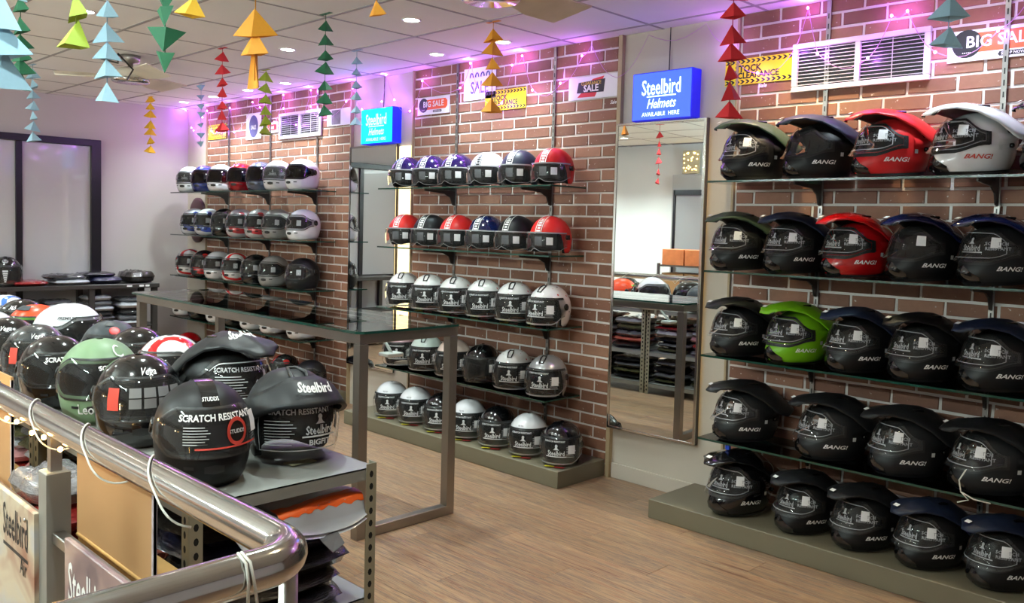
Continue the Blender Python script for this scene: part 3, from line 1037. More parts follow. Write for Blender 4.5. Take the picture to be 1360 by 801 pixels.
brk_prof = [(0.0, 0.0), (0.28, 0.0), (0.28, -0.012), (0.10, -0.024), (0.045, -0.05), (0.022, -0.10), (0.0, -0.105)]
brk_me = MB().prism(brk_prof, -0.004, 0.004).mesh('bracket', [m_brk])
for key, (x0, x1, zs, rails, where) in SECT.items():
    for k, z in enumerate(zs):
        glass_slab('glass_shelf', x0, x1, SHELF_Y0, WALL_Y - 0.03, z, 0.010, '%s clear glass helmet shelf on the %s' % (ORD[k], where), 'shelf')
    for r_, x in enumerate(rails):
        t = thing('shelf_rail', 'slotted metal shelf rail, %s from the sliding door, on the %s' % (('first', 'second', 'third')[r_], {'far': 'far brick wall', 'mid': 'wall between mirrors', 'right': 'vent wall'}[key]), 'shelf rail', (x, WALL_Y - 0.024, 0), group='shelf rails on the %s' % where)
        mb = MB().box((-0.011, -0.006, 0.12), (0.011, 0.0, CEIL - 0.01))
        mb.build('rail', m_rail, t)
        mb = MB()
        for q in range(int((CEIL - 0.2) / 0.05)):
            mb.box((-0.003, -0.0066, 0.16 + q * 0.05), (0.003, -0.006, 0.185 + q * 0.05))
        mb.build('slots', m_black, t)['kind'] = 'stuff'
        for z in zs:
            o = inst('bracket', brk_me, t, loc=(0, -0.006, z - 0.0105))
            o.matrix_local = Matrix(((0, 0, 1, 0), (-1, 0, 0, -0.006), (0, 1, 0, z - 0.0105), (0, 0, 0, 1)))

# ------------------------------------------------------------------ wall mirrors with light strips
m_mirror = pm('mirror silver', (232, 236, 234), 0.0, metal=1.0)
m_mframe = pm('dark mirror side', (70, 62, 58), 0.4)
def mirror(x0, x1, z0, z1, lab, led, ledc, yoff=0.055, xr=None):
    y = WALL_Y - yoff
    t = thing('wall_mirror', lab, 'mirror', ((x0 + x1) / 2, WALL_Y, z0))
    hx, h = (x1 - x0) / 2, z1 - z0
    MB().box((-hx, -yoff + 0.006, 0), (hx, -0.018 if yoff > 0.04 else -0.012, h)).build('backing', m_mframe, t)
    MB().add([(-hx + 0.012, -yoff + 0.004, 0.012), (hx - 0.012, -yoff + 0.004, 0.012), (hx - 0.012, -yoff + 0.004, h - 0.012), (-hx + 0.012, -yoff + 0.004, h - 0.012)], [(0, 1, 2, 3)]).build('mirror_glass', m_mirror, t)
    for a, b in (((-hx, 0), (-hx + 0.014, h)), ((hx - 0.014, 0), (hx, h)), ((-hx + 0.014, 0), (hx - 0.014, 0.014)), ((-hx + 0.014, h - 0.014), (hx - 0.014, h))):
        MB().box((a[0], -yoff, a[1]), (b[0], -yoff + 0.012, b[1]), bev=0.002).build('frame', m_chrome, t)
    if led > 50:
        o = MB().box((x1 + 0.022, WALL_Y - 0.016, 0.72), (x1 + 0.182, WALL_Y - 0.002, 2.10), bev=0.002).build('backlit_strip', emit('lit side panel', (255, 232, 170), 1.15))
        tag(o, 'tall narrow glowing cream panel beside the mirror under the cyan sign', 'light panel')
        return t
    o = MB().box((x1 - 0.040, WALL_Y - 0.011, z0 + 0.05), (x1 - 0.028, WALL_Y - 0.004, z1 - 0.05)).build('light_strip', emit('led_' + lab[:8], ledc, led))
    tag(o, 'thin warm light strip behind the mirror edge under the %s' % ' '.join(lab.split()[-4:]), 'light')
    return t
m1 = mirror(-3.185, -2.585, 0.315, 2.127, 'tall narrow wall mirror with chrome frame under the deep blue lit sign', 9.0, (255, 214, 110))
mirror(-5.955, -5.335, 0.34, 2.122, 'tall narrow wall mirror with chrome frame under the pale cyan lit sign', 130.0, (255, 226, 150), 0.03)

m1.rotation_euler.z = rad(2.2)
# ------------------------------------------------------------------ lit signs
def lightbox(x0, x1, z0, z1, face, side, letters, lab, es, ls):
    t = thing('lit_sign', lab, 'sign', ((x0 + x1) / 2, WALL_Y, z0))
    hx, h = (x1 - x0) / 2, z1 - z0
    d = 0.085
    mb = MB().box((-hx, -d, 0), (hx, -0.0, h), bev=0.004)
    mb.build('case', emit('case ' + lab[:6], side, 0.35), t)
    mb = MB().box((-hx + 0.006, -d - 0.004, 0.006), (hx - 0.006, -d, h - 0.006))
    mb.build('face', emit('face ' + lab[:6], face, es), t)
    ml = emit('sign letters ' + lab[:6], letters, ls)
    mb = MB(); flat_text(mb, 'Steelbird', 0.0, h * 0.66, h * 0.44, -d - 0.007, sx=0.62, bold=0.012)
    MB().add([(-hx * 0.48, -d - 0.007, h * 0.475), (hx * 0.50, -d - 0.007, h * 0.475), (hx * 0.50, -d - 0.007, h * 0.50), (-hx * 0.48, -d - 0.007, h * 0.50)], [(0, 1, 2, 3)]).build('underline', ml, t)
    flat_text(mb, 'Helmets', 0.0, h * 0.33, h * 0.28, -d - 0.007, shear=0.35, bold=0.012, sx=0.75)
    flat_text(mb, 'AVAILABLE  HERE', 0.0, h * 0.12, h * 0.12, -d - 0.007, bold=0.008)
    mb.build('lettering', ml, t)
    MB().tube([(0, -0.02, h), (-0.004, -0.012, CEIL - z0)], 0.003, 6).build('power_cable', m_black, t)
    return t
lightbox(-3.055, -2.655, 2.128, 2.40, (52, 82, 255), (30, 30, 200), (200, 228, 255), 'deep blue lit shop sign with pale lettering above the mirror', 1.1, 1.3)
lightbox(-5.72, -5.315, 2.125, 2.40, (0, 190, 255), (20, 40, 230), (160, 235, 255), 'bright cyan lit shop sign with washed out lettering above the mirror', 1.5, 1.5)

# ------------------------------------------------------------------ posters and printed cards on the brick
m_red_c, m_blk_c, m_yel_c, m_org_c, m_blu_c = (pm('card red', (214, 52, 58), 0.5), pm('card black', (22, 22, 26), 0.5), pm('card yellow', (248, 224, 30), 0.5), pm('card orange', (240, 98, 48), 0.5), pm('card blue grey', (88, 92, 140), 0.5))
m_gold_c = pm('card gold', (206, 170, 66), 0.5)
CY = -0.022
def card(x0, x1, z0, z1, base, lab):
    t = thing('poster', lab, 'poster', ((x0 + x1) / 2, WALL_Y, (z0 + z1) / 2))
    hx, hz = (x1 - x0) / 2, (z1 - z0) / 2
    MB().box((-hx, CY - 0.003, -hz), (hx, CY, hz)).build('sheet', base, t)
    return t, hx, hz
def quad(mb, pts, y, mi=0):
    mb.add([(x, y, z) for x, z in pts], [tuple(range(len(pts)))], mi)
def ell(cx, cz, rx, rz, n=24):
    return [(cx + rx * cos(2 * pi * i / n), cz + rz * sin(2 * pi * i / n)) for i in range(n)]
YP = CY - 0.0034
def big_sale(x0, x1, z0, z1, lab):
    t, hx, hz = card(x0, x1, z0, z1, m_paper, lab)
    s = hx / 0.2
    mb = MB(); quad(mb, [(-0.10 * s, 0.05 * s), (0.15 * s, 0.05 * s), (0.172 * s, 0.03 * s), (0.172 * s, -0.012 * s), (0.15 * s, -0.03 * s), (-0.10 * s, -0.03 * s)], YP)
    mb.build('red_banner', m_org_c, t)
    mb = MB(); quad(mb, ell(-0.125 * s, 0.008 * s, 0.058 * s, 0.058 * s), YP - 0.0004); mb.build('dark_badge', m_blk_c, t); mb = MB(); quad(mb, [(0.0, -0.055 * s), (0.10 * s, -0.055 * s), (0.105 * s, -0.047 * s), (0.10 * s, -0.036 * s), (0.0, -0.036 * s), (-0.006 * s, -0.047 * s)], YP - 0.0004)
    mb.build('button', m_blk_c, t)
    mb = MB(); flat_text(mb, 'BIG SALE', 0.0, 0.012 * s, 0.066 * s, YP - 0.0008, bold=0.02); flat_text(mb, 'SHOP NOW', 0.05 * s, -0.046 * s, 0.016 * s, YP - 0.0008, bold=0.02)
    flat_text(mb, '•••••', -0.125 * s, -0.03 * s, 0.02 * s, YP - 0.0008)
    mb.build('lettering', m_whiteprint, t)
big_sale(-5.09, -4.73, 2.315, 2.44, 'small white BIG SALE poster on the brick wall between the mirrors')
big_sale(-1.37, -0.95, 2.28, 2.415, 'white BIG SALE poster beside the wide vent grille')
def stock(x0, x1, z0, z1, lab):
    t, hx, hz = card(x0, x1, z0, z1, m_yel_c, lab)
    mb = MB()
    n = 13
    for e in (-1, 1):
        for k in range(n):
            x = -hx + 2 * hx * k / n
            w = hx / n
            zb = e * hz * 0.93; zm = e * hz * 0.78; zt_ = e * hz * 0.62
            quad(mb, [(x, zb), (x + w, zb), (x + 2 * w, zm), (x + w, zm)], YP)
            quad(mb, [(x + w, zm), (x + 2 * w, zm), (x + w, zt_), (x, zt_)], YP)
    mb.build('chevron_stripe', m_blk_c, t); mb = MB()
    flat_text(mb, 'STOCK', -hx * 0.30, hz * 0.20, hz * 0.72, YP, bold=0.035, sx=0.95)
    flat_text(mb, 'CLEARANCE', 0.0, -hz * 0.33, hz * 0.66, YP, bold=0.035, sx=0.95)
    mb.build('lettering', m_blk_c, t)
stock(-4.36, -3.97, 2.29, 2.425, 'yellow STOCK CLEARANCE poster between the two mirrors')
stock(-2.49, -2.105, 2.285, 2.42, 'yellow STOCK CLEARANCE poster beside the wide vent grille')
stock(-8.46, -8.09, 2.31, 2.455, 'yellow STOCK CLEARANCE poster near the sliding door corner')
t, hx, hz = card(-3.6, -3.215, 2.30, 2.437, m_paper, 'white CLEARANCE SALE poster with black and red panel')
mb = MB(); quad(mb, [(-0.12, -0.055), (0.02, -0.058), (0.09, 0.062), (0.0, 0.050)], YP); mb.build('red_shard', m_red_c, t)
mb = MB(); quad(mb, [(-0.125, -0.028), (0.088, -0.034), (0.098, 0.045), (-0.112, 0.036)], YP - 0.0004); mb.build('dark_panel', m_blk_c, t)
mb = MB(); flat_text(mb, 'CLEARANCE', -0.012, 0.026, 0.028, YP - 0.0008, bold=0.02); mb.build('lettering', m_gold_c, t)
mb = MB(); flat_text(mb, 'SALE', -0.012, -0.006, 0.056, YP - 0.0008, bold=0.03); mb.build('lettering', m_whiteprint, t)
t, hx, hz = card(-4.58, -4.26, 2.38, 2.60, m_paper, 'white SALE poster with blue block letters hung high between mirrors')
mb = MB(); flat_text(mb, 'SALE', 0.0, -0.03, 0.115, YP, bold=0.02, sx=0.75)
for k in range(4): mb.tube([(-0.08 + k * 0.055 + 0.016 * cos(a), YP - 0.001, 0.045 + 0.03 * sin(a)) for a in [pi * q / 8 for q in range(9)]], 0.005, 5)
mb.build('lettering', m_blu_c, t)
t, hx, hz = card(-7.68, -7.40, 2.27, 2.51, m_paper, 'white poster with dark oval badge on the far brick wall')
mb = MB(); quad(mb, ell(0, 0, 0.085, 0.105), YP); mb.build('dark_oval', m_blu_c, t)
mb = MB(); flat_text(mb, 'SALE', 0, -0.01, 0.055, YP - 0.0006, bold=0.02, sx=0.8); mb.build('lettering', m_whiteprint, t)
t, hx, hz = card(-7.39, -7.10, 2.31, 2.405, m_paper, 'small BIG SALE card beside the slatted vent on the far wall')
mb = MB(); quad(mb, [(-0.04, -0.025), (0.12, -0.025), (0.13, 0.0), (0.12, 0.03), (-0.04, 0.03)], YP); mb.build('red_banner', m_red_c, t)
mb = MB(); quad(mb, ell(-0.08, 0.0, 0.042, 0.042), YP - 0.0004); mb.build('dark_badge', m_blk_c, t)
mb = MB(); flat_text(mb, 'BIG SALE', 0, 0, 0.04, YP - 0.0008, bold=0.02); mb.build('lettering', m_whiteprint, t)
t, hx, hz = card(-6.30, -5.96, 2.31, 2.45, m_paper, 'white picture card with grey photo at the corner beside the cyan sign')
mb = MB(); quad(mb, [(-0.10, -0.06), (0.03, -0.06), (0.03, 0.06), (-0.10, 0.06)], YP); mb.build('photo', pm('card photo grey', (120, 116, 124), 0.5, var=0.6, scale=26), t)
for x_, z_, lb in ((-3.245, 2.265, 'small white brand tag stuck to brick by the blue sign mirror'), (-2.27, 2.27, 'small white brand tag stuck to brick below the clearance poster')):
    o = MB(); flat_text(o, 'Sale', 0, 0, 0.03, -0.024, shear=0.3, bold=0.02); o = o.build('wall_tag', m_whiteprint, None, (x_, WALL_Y, z_)); tag(o, lb, 'tag')

# ------------------------------------------------------------------ vents
def vent(x0, x1, z0, z1, nsl, lab):
    t = thing('vent_grille', lab, 'vent', ((x0 + x1) / 2, WALL_Y, z0))
    hx, h = (x1 - x0) / 2, z1 - z0
    m = pm('vent white', (216, 212, 214), 0.45)
    b = 0.026
    MB().box((-hx + 0.005, -0.0235, 0.005), (hx - 0.005, -0.022, h - 0.005)).build('dark_duct', m_black, t)
    for a, c in (((-hx, 0), (hx, b)), ((-hx, h - b), (hx, h)), ((-hx, b), (-hx + b, h - b)), ((hx - b, b), (hx, h - b)), ((-0.012, b), (0.012, h - b))):
        MB().box((a[0], -0.042, a[1]), (c[0], -0.022, c[1]), bev=0.003).build('frame', m, t)
    for half in (-1, 1):
        xa, xb_ = (-hx + b, -0.012) if half < 0 else (0.012, hx - b)
        sl = MB().add([(xa, -0.036, -0.0016), (xb_, -0.036, -0.0016), (xb_, -0.030, -0.0010), (xa, -0.030, -0.0010), (xa, -0.0362, 0.0012), (xb_, -0.0362, 0.0012), (xb_, -0.0302, 0.0018), (xa, -0.0302, 0.0018)],
                      [(0, 1, 2, 3), (7, 6, 5, 4), (0, 4, 5, 1), (3, 2, 6, 7)]).mesh('slat', [m])
        for k in range(nsl):
            inst('slat', sl, t, loc=(0, 0, b + (h - 2 * b) * (k + 0.5) / nsl))
        MB().box(((xa + xb_) / 2 - 0.002, -0.026, b), ((xa + xb_) / 2 + 0.002, -0.024, h - b)).build('blade_stay', m, t)
vent(-2.1, -1.44, 2.215, 2.455, 11, 'wide white two-panel vent grille above the peaked helmets')
vent(-7.055, -6.375, 2.24, 2.47, 10, 'white two-panel vent grille on the far brick wall')
o = MB().lathe([(1, 0), (1, 0.02), (0.9, 0.026)], 32).build('wall_disc', pm('maroon disc', (72, 40, 42), 0.5), None, (-8.72, WALL_Y, 1.49))
o.rotation_euler = (pi / 2, 0, 0); o.scale = (0.19, 0.235, 1)
tag(o, 'dark maroon oval disc on the plain wall strip by the corner', 'plaque')

# ------------------------------------------------------------------ ceiling fans
def fan(x, y, z, rz, lab):
    t = thing('ceiling_fan', lab, 'fan', (x, y, z), rz)
    MB().lathe([(0.018, 0.05), (0.018, CEIL - z - 0.06), (0.06, CEIL - z - 0.05), (0.07, CEIL - z)], 20).build('downrod', m_steel, t)
    MB().lathe([(0.03, -0.03), (0.10, -0.03), (0.125, -0.01), (0.125, 0.03), (0.08, 0.06), (0.02, 0.07)], 28).build('motor', pm('fan taupe', (214, 206, 188), 0.35), t)
    MB().lathe([(0.118, -0.036), (0.128, -0.026), (0.128, -0.012)], 28).build('chrome_ring', m_chrome, t)
    mbl = MB().prism([(0.14, -0.05), (0.28, -0.095), (0.52, -0.10), (0.47, 0.095), (0.28, 0.09), (0.14, 0.05)], -0.004, 0.004)
    me = mbl.mesh('blade', [pm('fan blade stone', (226, 218, 198), 0.4, var=0.18, scale=7)])
    ar = MB().box((0.09, -0.02, -0.002), (0.2, 0.02, 0.008), bev=0.002).mesh('blade_arm', [m_chrome])
    for k in range(3):
        a = k * 2 * pi / 3
        o = inst('blade', me, t, rot=(rad(-15), 0, a))
        inst('blade_arm', ar, o)
fan(-2.63, 2.50, 2.47, rad(88), 'stone coloured ceiling fan with chrome ring near the deep blue sign')
fan(-6.35, 2.5, 2.50, rad(0), 'stone coloured ceiling fan near the sliding door with loose wire')
mb = MB(); mb.tube([(-6.45, 2.45, 2.648), (-6.35, 2.3, 2.60), (-6.18, 2.35, 2.56), (-6.05, 2.3, 2.60), (-6.0, 2.38, 2.5), (-6.2, 2.42, 2.46)], 0.006, 6)
tag(mb.build('loose_cable', m_black), 'loose black cable drooping from the ceiling at the far fan', 'cable')

# ------------------------------------------------------------------ glass display table
t = thing('display_table', 'long glass-topped display table with square brushed steel frame', 'table', (-4.62, 2.66, 0))
TX0, TX1, TYa, TYb, TZ, TS = -5.93, -3.285, 2.335, 2.985, 0.985, 0.05
def tb(name, x0, x1, y0, y1, z0, z1, m=None):
    return MB().box((x0 + 4.62, y0 - 2.66, z0), (x1 + 4.62, y1 - 2.66, z1), bev=0.003).build(name, m or m_tsteel, t)
m_tsteel = pm('satin steel tube', (150, 142, 134), 0.34, metal=0.85, var=0.1, scale=6)
for x in (TX0 + 0.06, TX1 - 0.02 - TS):
    for y in (TYa + 0.02, TYb - 0.02 - TS):
        tb('leg', x, x + TS, y, y + TS, 0.0, TZ - TS)
    tb('foot_bar', x, x + TS, TYa + 0.02 + TS, TYb - 0.02 - TS, 0.0, TS)
    tb('end_rail', x, x + TS, TYa + 0.02, TYb - 0.02, TZ - TS, TZ)
for y in (TYa + 0.02, TYb - 0.02 - TS):
    tb('long_rail', TX0 + 0.06 + TS, TX1 - 0.02 - TS, y, y + TS, TZ - TS, TZ)
mb = MB()
c_ = 0.03
pts = [(TX0 + c_, TYa), (TX1 - c_, TYa), (TX1, TYa + c_), (TX1, TYb - c_), (TX1 - c_, TYb), (TX0 + c_, TYb), (TX0, TYb - c_), (TX0, TYa + c_)]
pts = [(x + 4.62, y - 2.66) for x, y in pts]
n = len(pts)
vs = [(x, y, TZ + 0.0) for x, y in pts] + [(x, y, TZ + 0.012) for x, y in pts]
mb.add(vs, [tuple(range(n))[::-1], tuple(range(n, 2 * n))], 0)
mb.add(vs, [(i, (i + 1) % n, (i + 1) % n + n, i + n) for i in range(n)], 1)
mb.build('glass_top', [clear('table glass', (0.80, 0.84, 0.82), 1.0, 1.55, 0.01), m_gedge], t)
# ------------------------------------------------------------------ slotted angle racks with helmets on top
m_rack = pm('grey painted angle', (138, 140, 136), 0.45, metal=0.2, var=0.08, scale=12)
m_rackpost = pm('putty painted angle', (150, 146, 126), 0.45, metal=0.2, var=0.08, scale=12)
m_hole = pm('hole dark', (14, 13, 12), 0.9)
RX, RY0, RY1, RZ = -2.055, 0.955, 1.53, 0.78
def rack(x0, x1, lab):
    t = thing('slotted_rack', lab, 'rack', ((x0 + x1) / 2, (RY0 + RY1) / 2, 0))
    cx, cy = (x0 + x1) / 2, (RY0 + RY1) / 2
    for z in (RZ, 0.39, 0.10):
        mb = MB()
        mb.box((x0 - cx, RY0 - cy, z - 0.004), (x1 - cx, RY1 - cy, z))
        mb.box((x0 - cx, RY0 - cy, z - 0.036), (x0 - cx + 0.002, RY1 - cy, z)); mb.box((x1 - cx - 0.002, RY0 - cy, z - 0.036), (x1 - cx, RY1 - cy, z))
        mb.box((x0 - cx, RY0 - cy, z - 0.036), (x1 - cx, RY0 - cy + 0.002, z)); mb.box((x0 - cx, RY1 - cy - 0.002, z - 0.036), (x1 - cx, RY1 - cy, z))
        mb.build('shelf', m_rack, t)
    for ex in (-1, 1):
        for ey in (-1, 1):
            px, py = (x1 if ex > 0 else x0) - cx, (RY1 if ey > 0 else RY0) - cy
            L, th = 0.036, 0.002
            mb = MB()
            mb.box((px, py - (L if ey > 0 else 0), 0), (px + th * ex, py + (0 if ey > 0 else L), RZ + 0.012)) if ex > 0 else mb.box((px - th, py - (L if ey > 0 else 0), 0), (px, py + (0 if ey > 0 else L), RZ + 0.012))
            if ey > 0: mb.box((px - (L if ex > 0 else 0), py, 0), (px + (0 if ex > 0 else L), py + th, RZ + 0.012))
            else: mb.box((px - (L if ex > 0 else 0), py - th, 0), (px + (0 if ex > 0 else L), py, RZ + 0.012))
            p = mb.build('post', m_rackpost, t)
            if not (ex > 0 and x1 == RX):
                p.scale.z = (RZ - 0.001) / (RZ + 0.012)
            hb = MB()
            for k in range(21):
                z = 0.02 + k * 0.037
                q = [(0.007 * cos(a), 0.0105 * sin(a)) for a in [2 * pi * i / 8 for i in range(8)]]
                xo = px + (th + 0.0006) * ex
                yo = py - ey * L * 0.5
                hb.add([(xo, yo + a, z + b) for a, b in q], [tuple(range(8))])
                yo2 = py + (th + 0.0006) * ey
                hb.add([(px - ex * L * 0.5 + a, yo2, z + 0.018 + b) for a, b in q], [tuple(range(8))])
            hb.build('slot_holes', m_hole, p)['kind'] = 'stuff'
    return t
rack(-3.25, RX, 'grey slotted-angle rack loaded with bagged garments beside the handrail corner')
rack(-4.47, -3.27, 'grey slotted-angle rack in the middle of the helmet row')
rack(-5.69, -4.49, 'grey slotted-angle rack at the end of the helmet row toward the sliding door')

# ------------------------------------------------------------------ bagged garments
def pack_mesh(seed, crumple):
    q = random.Random(seed)
    o = Vector((q.uniform(0, 50), q.uniform(0, 50), q.uniform(0, 50)))
    mb = MB()
    def fn(side):
        def g(u, v):
            x, y = 2 * u - 1, 2 * v - 1
            e = max(abs(x), abs(y))
            h = (1 - e ** 5) ** 0.55 if e < 1 else 0
            nz = noise.noise(Vector((x * 2.6, y * 2.6, side * 4.0)) + o)
            n2 = noise.noise(Vector((x * 7, y * 7, side * 9.0)) + o)
            r = 0.96 + 0.06 * noise.noise(Vector((x * 2, y * 2, 1.0)) + o)
            x, y = x * sqrt(1 - 0.22 * y * y), y * sqrt(1 - 0.22 * x * x)
            return (x * r * 0.5, y * r * 0.5, 0.5 + side * 0.5 * h * (0.86 + crumple * nz * 0.35 + crumple * n2 * 0.22) if side > 0 else 0.5 - 0.5 * h)
        return g
    mb.grid(fn(1), 16, 16, 0, True)
    mb.grid(fn(-1), 16, 16, 0, True, flip=True)
    return mb.mesh('garment_bag')
PACKS = []
for k in range(6):
    me = pack_mesh(k, 1.0)
    me.materials.append(None)
    PACKS.append(me)
def poly(name, rgb, rough=0.25, coat=0.8):
    return pm('polybag ' + name, rgb, rough, 0.0, coat, var=0.35, scale=14, bump=0.5)
PB = {'black': poly('black', (22, 21, 24)), 'dark brown': poly('brown', (40, 32, 30)), 'red': poly('red', (150, 40, 40)), 'grey': poly('grey', (104, 104, 108)),
      'white': poly('white', (182, 184, 190)), 'salmon': poly('salmon', (206, 110, 92)), 'pink': poly('pink', (190, 138, 140)), 'navy': poly('navy', (34, 36, 62)),
      'olive': poly('olive', (84, 84, 58)), 'orange': poly('orange', (232, 96, 40))}
def bag(x, y, z, sx, sy, sz, colr, lab, group, rz=0.0, seed=None):
    o = inst('garment_bag', PACKS[(seed if seed is not None else rng.randrange(6))], None, [PB[colr]], (x, y, z), (0, 0, rz), (sx, sy, sz))
    return tag(o, lab, 'garment bag', group)
ORDN = ('lowest', 'second from below', 'third from below', 'fourth from below', 'fifth from below', 'sixth from below', 'seventh from below', 'eighth from below')
def pile(cx, cy, z0, ztop, sx, sy, cols_, which, where):
    z = z0
    k = 0
    while True:
        h = rng.uniform(0.045, 0.075)
        if z + h > ztop: break
        c = cols_[k % len(cols_)]
        bag(cx + rng.uniform(-0.02, 0.02), cy + rng.uniform(-0.015, 0.015), z, sx * rng.uniform(0.93, 1.05), sy * rng.uniform(0.95, 1.04), h, c,
            '%s garment polybag, %s in %s pile, %s' % (c, ORDN[k], which, where), 'garment bags, %s' % where, rng.uniform(-0.05, 0.05))
        z += h * 0.9
        k += 1
DK = ('black', 'dark brown', 'black', 'navy', 'black', 'dark brown')
w1 = 'upper shelf, handrail corner rack'; w1b = 'lower shelf, handrail corner rack'
pile(-2.27, 1.25, 0.39, 0.70, 0.40, 0.50, DK, 'end', w1)
pile(-2.70, 1.25, 0.39, 0.72, 0.40, 0.50, ('red', 'salmon', 'black', 'white', 'grey'), 'middle', w1)
pile(-3.05, 1.25, 0.39, 0.72, 0.34, 0.50, ('black', 'grey', 'red', 'black'), 'inner', w1)
pile(-2.30, 1.25, 0.10, 0.345, 0.42, 0.50, ('salmon', 'black', 'grey', 'black'), 'end', w1b)
pile(-2.75, 1.25, 0.10, 0.345, 0.40, 0.50, ('black', 'dark brown', 'red', 'black'), 'middle', w1b)
w2 = 'upper shelf, middle rack'; w2b = 'lower shelf, middle rack'
for cx, pn in ((-3.50, 'first'), (-3.90, 'second'), (-4.26, 'third')):
    pile(cx, 1.25, 0.39, 0.74, 0.36, 0.52, ('grey', 'red', 'pink', 'white', 'olive') if cx > -4 else ('olive', 'grey', 'black', 'white', 'red'), pn, w2)
    pile(cx, 1.25, 0.10, 0.345, 0.36, 0.52, ('olive', 'grey', 'black', 'grey'), pn, w2b)
w3 = 'upper shelf, sliding door rack'; w3b = 'lower shelf, sliding door rack'
for cx, pn in ((-4.72, 'first'), (-5.10, 'second'), (-5.48, 'third')):
    pile(cx, 1.25, 0.39, 0.72, 0.36, 0.52, ('pink', 'red', 'grey', 'white', 'black') if cx < -4.8 else ('black', 'salmon', 'grey', 'olive', 'white'), pn, w3)
    pile(cx, 1.25, 0.10, 0.345, 0.36, 0.52, ('black', 'olive', 'grey'), pn, w3b)
# grey and orange jersey pack sticking out under the rack top
t = thing('jersey_pack', 'grey jersey pack with torn orange band sticking out under the rack top', 'garment bag', (-2.135, 1.355, 0.668), rad(0))
def jer(u, v):
    x, y = (u - .5) * 0.24, (v - .5) * 0.28
    k = sm3(0.72, 1.0, u)
    return (x - 0.035 * k + 0.006 * sin(v * 9), y, 0.032 + 0.006 * sin(u * 7 + v * 4) - 0.085 * k * (0.6 + 0.4 * sin(v * pi)))
mb = MB(); mb.grid(jer, 18, 18, 0, True); mb.grid(lambda u, v: tuple(a - b for a, b in zip(jer(u, v), (0, 0, 0.012))), 18, 18, 0, True, flip=True)
mb.build('sleeve', pm('grey jersey plastic', (176, 180, 188), 0.3, coat=0.5), t)
mb = MB(); mb.grid(lambda u, v: tuple(a + b for a, b in zip(jer(0.56 + 0.26 * u + 0.012 * sin(v * 40), v), (0, 0, 0.003))), 5, 24, 0, True)
mb.build('orange_band', pm('orange jersey band', (240, 100, 36), 0.4), t)
# odd tags and foil wisps poking out of the end of the pile
for k, (y, z, dx, c) in enumerate(((1.12, 0.655, 0.05, 'white'), (1.37, 0.61, 0.05, 'grey'), (1.02, 0.60, 0.05, 'red'))):
    mb = MB(); mb.add([(0, -0.03, 0), (0.01, 0.03, 0.004), (dx, 0.028, -0.02), (dx + 0.008, -0.016, -0.034), (dx * 0.6, -0.03, -0.012)], [(0, 1, 2, 3, 4)])
    mb.add([(0, -0.03, -0.002), (0.01, 0.03, 0.002), (dx, 0.028, -0.022), (dx + 0.008, -0.016, -0.036), (dx * 0.6, -0.03, -0.014)], [(4, 3, 2, 1, 0)])
    tag(mb.build('hang_tag', PB[c], None, (-2.07, y, z)), ('white card hang tag poking out of the dark garment pile', 'grey card hang tag under the jersey pack', 'red plastic corner poking out of the dark garment pile')[k], 'tag')

# ------------------------------------------------------------------ handrail with frame, banners and cartons
RLX, RLY, RLZ, RR = -1.035, 0.652, 1.03, 0.029
path = [(-7.0, RLY, RLZ), (-4.0, RLY, RLZ), (-2.0, RLY, RLZ), (RLX - 0.07, RLY, RLZ)]
for k in range(1, 8):
    a = k / 8 * pi / 2
    path.append((RLX - 0.07 + 0.07 * sin(a), RLY - 0.07 + 0.07 * cos(a), RLZ))
path += [(RLX, RLY - 0.07, RLZ), (RLX, 0.2, RLZ), (RLX, -1.0, RLZ)]
t = thing('handrail', 'polished steel pipe handrail wound with a string of warm lights', 'handrail', (-3.0, RLY, 0))
mv = lambda P: [(x + 3.0, y - RLY, z) for x, y, z in P]
MB().tube(mv(path), RR, 20).build('rail_pipe', m_chrome, t)
for x in (-2.08, -3.35, -4.62):
    MB().box((x + 3 - 0.012, -0.012, 0.90), (x + 3 + 0.012, 0.012, RLZ - 0.02)).build('spigot', m_steel, t)
    MB().box((x + 3 - 0.026, -0.026, 0), (x + 3 + 0.026, 0.026, 0.925), bev=0.003).build('post', pm('grey square tube', (156, 156, 150), 0.4, metal=0.5), t)
MB().tube([(RLX + 3 - 0.03, -0.01, 0), (RLX + 3 - 0.03, -0.01, RLZ - 0.01)], 0.014, 12).build('post', m_steel, t)
for x0, x1 in ((-2.054, -1.06), (-3.324, -2.106), (-4.594, -3.376)):
    MB().box((x0 + 3, -0.014, 0.765), (x1 + 3, 0.014, 0.79), bev=0.002).build('crossbar', m_steel, t)
    MB().box((x0 + 3, -0.014, 0.10), (x1 + 3, 0.014, 0.125), bev=0.002).build('crossbar', m_steel, t)
def banner_mat(name, a, b, c):
    m = D.materials.new(name); m.use_nodes = True
    nt = m.node_tree; bs = nt.nodes['Principled BSDF']; bs.inputs['Roughness'].default_value = 0.3
    tc = nt.nodes.new('ShaderNodeTexCoord'); wv = nt.nodes.new('ShaderNodeTexNoise'); wv.inputs['Scale'].default_value = 4.5; wv.inputs['Detail'].default_value = 2; wv.inputs['Distortion'].default_value = 1.5
    nt.links.new(tc.outputs['Object'], wv.inputs['Vector'])
    rp = nt.nodes.new('ShaderNodeValToRGB'); e = rp.color_ramp.elements
    e[0].position = 0.35; e[0].color = (*lin(a), 1); e[1].position = 0.7; e[1].color = (*lin(c), 1); e.new(0.52).color = (*lin(b), 1)
    nt.links.new(wv.outputs['Fac'], rp.inputs[0]); nt.links.new(rp.outputs[0], bs.inputs['Base Color'])
    return m
